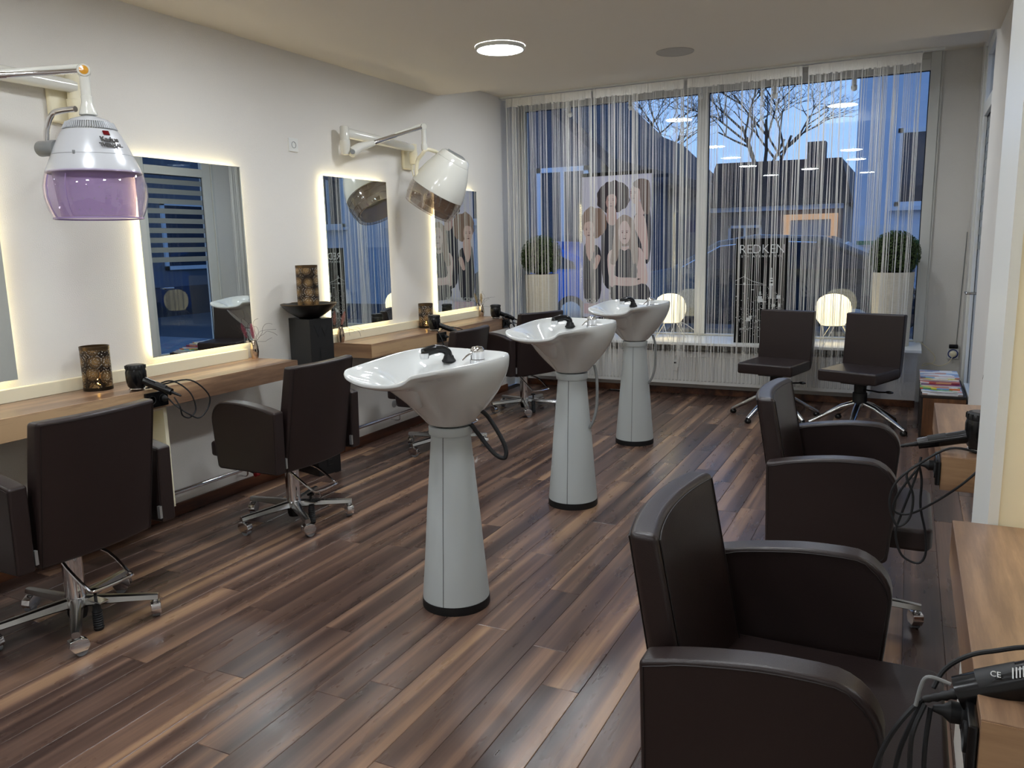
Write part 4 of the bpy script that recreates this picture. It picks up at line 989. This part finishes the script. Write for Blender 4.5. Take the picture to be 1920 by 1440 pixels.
def wD(b):
    shape(b, 0, ell(1120, 640, 96, 140, 18, .03, 4), 7); shape(b, 0, [(1030, 660), (1090, 700), (1085, 860), (1040, 930), (990, 920), (1005, 800)], 8); shape(b, 0, [(1155, 700), (1215, 660), (1245, 820), (1230, 950), (1180, 930)], 8)
    shape(b, 1, [(965, 850), (1030, 790), (1100, 780), (1210, 780), (1285, 830), (1325, 1080), (1240, 1140), (1010, 1140), (975, 1040)], 6.5)
    shape(b, 2, [(1075, 800), (1120, 815), (1165, 800), (1215, 900), (1235, 1040), (1170, 1050), (1030, 1030), (1050, 880)], 9); shape(b, 2, [(1025, 1120), (1310, 1110), (1320, 1260), (1020, 1260)], 9)
    shape(b, 1, [(1000, 1040), (1100, 1060), (1260, 1060), (1300, 1090), (1180, 1125), (1010, 1110)], 10); shape(b, 1, [(1235, 1000), (1290, 970), (1290, 1040), (1240, 1070)], 10)
    shape(b, 0, [(1030, 700), (1060, 560), (1100, 530), (1062, 640), (1072, 760), (1050, 900), (1005, 880)], 11); shape(b, 0, [(1210, 700), (1190, 560), (1120, 525), (1170, 620), (1168, 760), (1200, 930), (1240, 860)], 11)
    shape(b, 1, ell(1120, 655, 54, 102), 10); face(b, 1120, 670, 1.05, 12)
for i, f in enumerate((wA, wB, wC, wD)): woman(i, f)
letters('lettering', 'NEUEN LOOK?', .052, M_BACK, pp(890, 1262, 13)-base, PRINTW, t)
part('price_panel', B().bb(pp(742, 1285, 11)-base, pp(960, 1378, 12)-base), PPINK, t)
letters('lettering', 'COLOR', .042, M_BACK, pp(850, 1308, 14)-base, PRINTW, t); letters('lettering', 'SERVICE', .042, M_BACK, pp(850, 1350, 14)-base, PRINTW, t)

# black board with white lettering and skyline
t = thing('advertising_board', 'tall black board with white lettering and city skyline print on the sill', 'sign', (-1.133, 7.06, SZ), 0)
part('board', B().bb((-.214, 0, 0), (.214, .012, .892)), SIGNB, t, .002)
part('rear_prop', B().bb((-.06, .012, .0), (.06, .10, .012)), SIGNB, t)
letters('lettering', 'REDKEN', .108, Matrix(((.93, 0, 0), (0, 0, -1), (0, 1, 0))), (.005, -.0008, .800), PRINTW, t, bold=-.0012)
letters('lettering', '5TH AVENUE NYC', .026, M_CAM, (.005, -.0008, .742), PRINTW, t, spacing=1.75)
sk = B(); rnd = random.Random(5)
def rc(x, z, w_, h): sk.box((x, -.0006, z), (w_, .0008, h))
for k in range(330):
    x = rnd.uniform(-.2, .2); z = rnd.uniform(.10, .44+.06*sin(x*22)); z = z if rnd.random() < .85 else rnd.uniform(.04, .3); rc(x, z, rnd.uniform(.002, .007), rnd.uniform(.002, .006))
for x, z, w_, h in ((.088, .60, .006, .09), (.088, .555, .022, .012), (.088, .535, .03, .012), (.088, .505, .03, .02), (.088, .44, .012, .11), (.0, .46, .005, .06), (.0, .43, .014, .03), (.0, .395, .034, .022), (.0, .372, .046, .024), (.018, .358, .07, .006), (-.132, .575, .006, .035), (-.132, .51, .018, .02), (-.062, .46, .03, .005), (.15, .40, .03, .03), (.16, .33, .018, .03), (.11, .33, .025, .022), (-.09, .205, .034, .03), (-.075, .222, .02, .03), (-.15, .125, .03, .003), (-.15, .115, .03, .003), (.02, .30, .02, .004)):
    rc(x, z, w_, h)
sk.tube([(-.21, -.0005, .535), (-.14, -.0005, .572), (-.06, -.0005, .53), (.02, -.0005, .51)], .0016, 4); sk.tube([(-.21, -.0005, .505), (-.05, -.0005, .503), (.05, -.0005, .50)], .001, 4)
part('skyline_print', sk, PRINTW, t)

# ------------------------------------------------------------------ magazine cabinet, magazines, timer socket
t = thing('side_cabinet', 'low wooden cabinet with dark top holding magazines in the far right corner', 'cabinet', (.262, 6.52, 0))
part('front_panel', B().bb((-.125, -.372, .02), (.137, -.355, .292)), WALNUTZ, t, .001)
part('carcass', B().bb((-.14, -.354, .0), (.137, .36, .294)), mat('carcass_dark', (34, 27, 23), .5), t, .002)
part('top_panel', B().bb((-.145, -.375, .2942), (.137, .362, .312)), mat('carcass_dark', (34, 27, 23), .5), t, .002)
def magazine_mat(name, cols, sc):
    mt = bpy.data.materials.new(name); mt.use_nodes = True; n = mt.node_tree; b = n.nodes['Principled BSDF']; L = n.links.new; b.inputs['Roughness'].default_value = .35
    tcn = n.nodes.new('ShaderNodeTexCoord'); mp = n.nodes.new('ShaderNodeMapping'); mp.inputs['Scale'].default_value = sc; L(tcn.outputs['Object'], mp.inputs[0])
    vo = n.nodes.new('ShaderNodeTexVoronoi'); vo.distance = 'CHEBYCHEV'; vo.inputs['Scale'].default_value = 14; L(mp.outputs[0], vo.inputs[0])
    sp_ = n.nodes.new('ShaderNodeSeparateColor'); L(vo.outputs['Color'], sp_.inputs[0])
    rp = n.nodes.new('ShaderNodeValToRGB'); rp.color_ramp.interpolation = 'CONSTANT'; e = rp.color_ramp.elements
    while len(e) < len(cols): e.new(.5)
    for k, c_ in enumerate(cols): e[k].position = k/len(cols); e[k].color = lin(c_)
    L(sp_.outputs[0], rp.inputs[0]); L(rp.outputs[0], b.inputs['Base Color']); return mt
mg = [('white magazine with a grey picture, frontmost of the fanned stack', [(236, 236, 234), (228, 226, 224), (150, 140, 136), (236, 236, 236), (196, 170, 160)]),
      ('magazine with blue, white and green cover in the fanned stack', [(120, 150, 210), (226, 230, 236), (120, 180, 110), (220, 90, 80), (236, 236, 232)]),
      ('colourful puzzle magazine with yellow squares in the fanned stack', [(232, 214, 90), (240, 240, 236), (140, 170, 220), (220, 120, 60), (238, 238, 230), (120, 170, 100)]),
      ('purple magazine in the middle of the fanned stack', [(92, 48, 112), (110, 56, 120), (140, 60, 90), (90, 44, 104)]),
      ('magazine with red and orange cover in the fanned stack', [(196, 90, 80), (224, 170, 120), (150, 60, 70), (230, 220, 214)]),
      ('yellow-edged magazine near the back of the fanned stack', [(226, 206, 96), (190, 150, 110), (236, 230, 214), (170, 120, 110)]),
      ('pale blue magazine at the back of the fanned stack', [(150, 184, 216), (226, 230, 232), (200, 150, 140), (120, 130, 170)])]
for k, (lb_, cl) in enumerate(mg):
    t = thing('magazine', lb_, 'magazine', (.253-.003*k+random.uniform(-.006, .006), 6.325+.046*k, .3125+.0125*k), random.uniform(-.03, .03), 'fanned magazines on the low cabinet')
    mm = magazine_mat('magazine_cover_%d' % k, cl, (.6+.2*(k % 3), 1.2, 1))
    part('cover', B().bb((-.125, -.165, .0095), (.125, .165, .0105)), mm, t); part('pages', B().bb((-.124, -.163, 0), (.124, .164, .0094)), PRINTW if k % 2 else mm, t)
t = thing('timer_socket', 'white timer plug with blue dial on the far right wall pier', 'timer', (.365, 7.56, .43))
part('case', B().bb((-.043, -.028, -.043), (.043, -.0005, .043)), WHITE, t, .004)
part('dial', B().lathe([(.039, .0), (.039, .003), (.031, .003), (.030, 0)], (0, -.0275, 0), 28, RX(pi/2), cap=False), BLUEP, t)
part('plug', B().lathe([(.023, 0), (.022, .026), (.012, .032), (.0001, .033)], (0, -.028, 0), 24, RX(pi/2)), CREAM, t)
part('upper_plug', B().bb((-.033, -.04, .045), (.033, -.002, .078)), BLACKP, t, .006)
TC = [(.365, 7.51, .415), (.337, 7.50, .36), (.268, 7.5, .328), (.207, 7.5, .345), (.169, 7.5, .33), (.141, 7.5, .322), (.159, 7.5, .345), (.219, 7.5, .352), (.232, 7.5, .40), (.2, 7.48, .45), (.118, 7.44, .5275), (.085, 7.46, .526), (.075, 7.50, .526)]
part('cord', B().tube(spline([Vector(p)-Vector((.365, 7.56, .43)) for p in TC], 6), .0034, 8), CREAM, t)
part('wall_cord', B().tube([(.02, -.008, .07), (.025, -.006, .3), (.04, -.006, 1.0)], .003, 6), GREYP, t)

# ------------------------------------------------------------------ street outside at dusk
ASPH = mat('asphalt', (74, 76, 82), .8, bump=.2, bscale=30); PAVE = mat('pavement_stone', (120, 120, 124), .8)
part_ = B().bb((-40, 7.72, -.30), (40, 70, -.10)); struct('ground_street', part_, ASPH)
struct('ground_side', B().bb((.6, -20, -.30), (40, 7.715, -.10)), ASPH)
struct('trim_pavement', B().bb((-40, 7.72, -.098), (40, 9.6, -.02)), PAVE)
struct('trim_pavement_side', B().bb((.6, -20, -.098), (2.6, 7.715, -.02)), PAVE)
DARKROOF = mat('roof_dark_tiles', (58, 54, 58), .8, var=.15, vscale=6); RENDB = mat('render_pale', (206, 212, 222), .85); RENDG = mat('render_grey_brown', (110, 100, 100), .85)
WGL = mat('house_window_glass', (30, 40, 58), .08); WFR = mat('house_window_frame', (216, 218, 222), .5); SHOP = mat('shop_lit', (240, 190, 140), .6, emit=(255, 186, 120), es=.55)
SHOPW = mat('shop_interior', (120, 120, 130), .6, emit=(150, 165, 200), es=.12)
def win(parent, x0, x1, z0, z1, y, d=-1):
    f = B(); fw = .09
    f.bb((x0, y, z0), (x0+fw, y+d*.06, z1)); f.bb((x1-fw, y, z0), (x1, y+d*.06, z1)); f.bb((x0, y, z0), (x1, y+d*.06, z0+fw)); f.bb((x0, y, z1-fw), (x1, y+d*.06, z1))
    f.bb(((x0+x1)/2-.04, y, z0), ((x0+x1)/2+.04, y+d*.05, z1)); f.bb((x0-.08, y, z0-.08), (x1+.08, y+d*.16, z0))
    fo = part('window_frame', f, WFR, parent); part('window_pane', B().bb((x0+.05, y-.005, z0+.05), (x1-.05, y+d*.02, z1-.05)), WGL, fo)
# pale house on the right
t = thing('house', 'pale rendered house across the street at the right', 'house', (4, 18, -.1))
hw = B().bb((-5.10, 0, 0), (10, 9, 7.4)); part('wall', hw, RENDB, t)
part('roof', B().prism([(-5.2, 7.4), (10.4, 7.4), (10.4, 7.7), (2.5, 10.5), (-5.5, 7.7)], 9.6, Matrix(((1, 0, 0), (0, 0, 1), (0, 1, 0))), (0, 4.5, 0)), DARKROOF, t)
for x0 in (-4.35, -1.9, .6, 3.1, 5.6): win(t, x0, x0+1.05, 2.1, 3.6, -.001); win(t, x0, x0+1.05, 5.0, 6.4, -.001)
part('door', B().bb((-4.9, -.03, 0), (-3.9, .0, .0+1.1)), mat('house_door', (80, 84, 96), .5), t)
part('shop_sign', B().bb((-5.0, -.10, 1.35), (-3.55, -.02, 1.75)), WFR, t); part('sign_stripe', B().bb((-5.0, -.105, 1.36), (-3.55, -.1005, 1.44)), mat('sign_green', (60, 130, 80), .5), t)
letters('lettering', 'AYA', 1.0, M_CAM, (3.4, -.03, 4.35), mat('sign_lettering', (60, 66, 84), .6), t)
part('smile_mark', B().tube([(3.4+.9*cos(a), -.03, 4.3+.9*sin(a)) for a in [pi+.5+k*(pi-1)/12 for k in range(13)]], .05, 6), mat('sign_lettering', (60, 66, 84), .6), t)
# antenna on a mast
t = thing('house', 'dark roofed low building with a lit shop front in the middle distance', 'house', (-6.0, 28, -.1))
part('wall', B().bb((-.2, 0, 0), (4.0, 7, 2.75)), RENDG, t)
part('roof', B().prism([(-.4, 2.6), (4.3, 2.6), (3.9, 4.0), (0, 4.05)], 7.6, Matrix(((1, 0, 0), (0, 0, 1), (0, 1, 0))), (0, 3.5, 0)), DARKROOF, t)
part('chimney', B().bb((2.5, 3, 3.5), (3.1, 3.6, 4.9)), DARKROOF, t)
part('shop_front', B().bb((2.35, -.06, 0), (3.65, -.001, 2.1)), SHOPW, t)
for x0 in (2.2, 3.65): part('lit_pillar', B().bb((x0, -.14, 0), (x0+.2, -.001, 2.2)), SHOP, t)
part('lit_lintel', B().bb((2.2, -.16, 2.12), (3.85, -.001, 2.3)), SHOP, t)
win(t, .4, 1.5, .9, 2.0, -.001)
part('fascia', B().bb((-.2, -.2, 2.45), (4.0, 0, 2.75)), RENDB, t)
# gabled house on the left
t = thing('house', 'dark gabled brick house across the street at the left', 'house', (-9.0, 15, -.1))
part('wall', B().prism([(-4, 0), (3.55, 0), (3.55, 3.15), (-.2, 6.7), (-4, 3.15)], 8, Matrix(((1, 0, 0), (0, 0, 1), (0, 1, 0))), (0, 4, 0)), RENDG, t)
part('roof', B().prism([(3.9, 2.82), (3.9, 3.07), (-.2, 7.0), (-.2, 6.72)], 8.6, Matrix(((1, 0, 0), (0, 0, 1), (0, 1, 0))), (0, 4, 0)).prism([(-4.4, 2.82), (-.2, 6.72), (-.2, 7.0), (-4.4, 3.07)], 8.6, Matrix(((1, 0, 0), (0, 0, 1), (0, 1, 0))), (0, 4, 0)), DARKROOF, t)
win(t, 2.2, 3.3, 1.4, 3.0, -.001); win(t, -.6, .5, 3.6, 4.9, -.001)
t = thing('house', 'low brown house behind the poster across the street', 'house', (-8.6, 27, -.1))
part('wall', B().bb((-2.0, 0, 0), (2.0, 6, 3.4)), mat('render_brown', (112, 102, 102), .85), t)
part('roof', B().prism([(-2.2, 3.3), (2.2, 3.3), (0, 5.4)], 6.8, Matrix(((1, 0, 0), (0, 0, 1), (0, 1, 0))), (0, 3, 0)), DARKROOF, t)
win(t, -1.6, -.5, 1.2, 2.5, -.001); win(t, .2, 1.3, 1.2, 2.5, -.001)
t = thing('house', 'grey apartment house across the side street, seen mirrored through the glass door', 'house', (9, 4, -.1))
part('wall', B().bb((0, -8, 0), (8, 13.5, 8)), mat('render_dusk_grey', (96, 98, 106), .85), t)
part('plinth', B().bb((-.05, -8, 0), (0, 13.5, .7)), DARKROOF, t)
for k in range(6):
    for z in (1.1, 4.2):
        y0 = -6+3.1*k; f = B().bb((-.06, y0, z), (0, y0+.09, z+1.6)).bb((-.06, y0+1.3, z), (0, y0+1.39, z+1.6)).bb((-.06, y0, z), (0, y0+1.39, z+.09)).bb((-.06, y0, z+1.51), (0, y0+1.39, z+1.6))
        fo = part('window_frame', f, WFR, t); part('window_pane', B().bb((-.02, y0+.05, z+.05), (-.001, y0+1.34, z+1.55)), WGL, fo)

# trees
BARK = mat('bark_dark', (40, 38, 38), .9)
def tree(label, x, y, h, seed, spread_, lev=6, r0=.22):
    rnd = random.Random(seed); t = thing('bare_tree', label, 'tree', (x, y, -.12), 0, 'bare trees across the street')
    tr = B().tube([(0, 0, 0), (.05, 0, h*.18), (0, .05, h*.34)], [r0, r0*.8, r0*.62], 8); part('trunk', tr, BARK, t)
    br = B()
    def grow(p, d, l, r, n):
        q = p+d*l*.5+Vector((rnd.uniform(-.05, .05), rnd.uniform(-.05, .05), 0))*l; e = q+(d+Vector((rnd.uniform(-.2, .2), rnd.uniform(-.2, .2), .1))).normalized()*l*.5
        br.tube([p, q, e], [r, r*.8, r*.6], 4 if n < 4 else 5, cap=False)
        if n == 0: return
        for k in range(rnd.choice((2, 3, 3))):
            a = rnd.uniform(0, 2*pi); dd = (d+Vector((cos(a), sin(a), rnd.uniform(-.2, .35)))*spread_*rnd.uniform(.6, 1.1)).normalized()
            grow(q.lerp(e, rnd.uniform(.2, 1)), dd, l*rnd.uniform(.6, .8), r*.58, n-1)
    for k in range(5):
        a = 2*pi*k/5+rnd.uniform(-.4, .4); grow(Vector((0, .02, h*(.28+.012*k))), Vector((cos(a)*.7, sin(a)*.7, 1)).normalized(), h*.22, r0*.5, lev-1)
    part('branches', br, BARK, t, kind='stuff')
tree('bare dark tree seen through the upper middle of the window', -15.5, 50, 15.0, 11, .95, 7, .2)
tree('bare tree against the blue sky in the right window pane', -6.6, 41, 13.5, 4, .95, 7, .2)
tree('bare tree at the side street seen through the glass door', 5.5, 13, 8.0, 21, .8, 5, .14)
# parked cars
def car(label, x, y, paint, prof, winp, wheels, wd=1.7):
    t = thing('car', label, 'car', (x, y, -.1), 0); Mx = Matrix(((1, 0, 0), (0, 0, 1), (0, 1, 0)))
    part('body', B().prism(prof, wd, Mx, (0, wd/2, 0)), paint, t, .07, 3)
    for k, wp in enumerate(winp): part('side_window', B().prism(wp, .02, Mx, (0, -.006, 0)), WGL, t)
    for wx in wheels:
        wo = part('wheel', B().lathe([(.0001, -.1), (.29, -.1), (.32, -.07), (.32, .07), (.29, .1), (.0001, .1)], (wx, .09, .32), 28, RX(pi/2), cap=False), RUBBER, t)
        part('hub_cap', B().lathe([(.0001, .112), (.18, .106), (.2, .1)], (wx, .09, .32), 20, RX(pi/2), cap=False), SILVER, wo)
    part('trim_line', B().tube([(p[0], -.012, p[1]) for p in winp[0][:1]]+[(q[0], -.012, q[1]) for q in winp[0][1:3]]+[(q[0], -.012, q[1]) for q in winp[-1][1:3]], .012, 6), CHROME, t)
CARD = mat('car_paint_dark', (26, 30, 40), .12, coat=.6); CARB = mat('car_paint_blue', (40, 112, 206), .3, coat=.3)
prof = [(-2.2, .25), (2.15, .25), (2.2, .7), (2.0, 1.0), (1.55, 1.28), (.95, 1.54), (.0, 1.585), (-.55, 1.50), (-1.25, 1.12), (-2.0, .98), (-2.25, .7)]
car('dark parked car with a sky-lit roof line outside the right window pane', -2.05, 12.2, CARD, prof, [[(-1.1, 1.1), (-.5, 1.42), (.12, 1.48), (.12, 1.08)], [(.2, 1.08), (.2, 1.48), (.85, 1.45), (1.45, 1.2), (1.5, 1.08)]], (-1.4, 1.4))
car('bright blue parked car outside the left window pane', -6.65, 12.9, CARB, prof, [[(-1.1, 1.1), (-.5, 1.42), (.12, 1.48), (.12, 1.08)], [(.2, 1.08), (.2, 1.48), (.85, 1.45), (1.45, 1.2), (1.5, 1.08)]], (-1.4, 1.4))
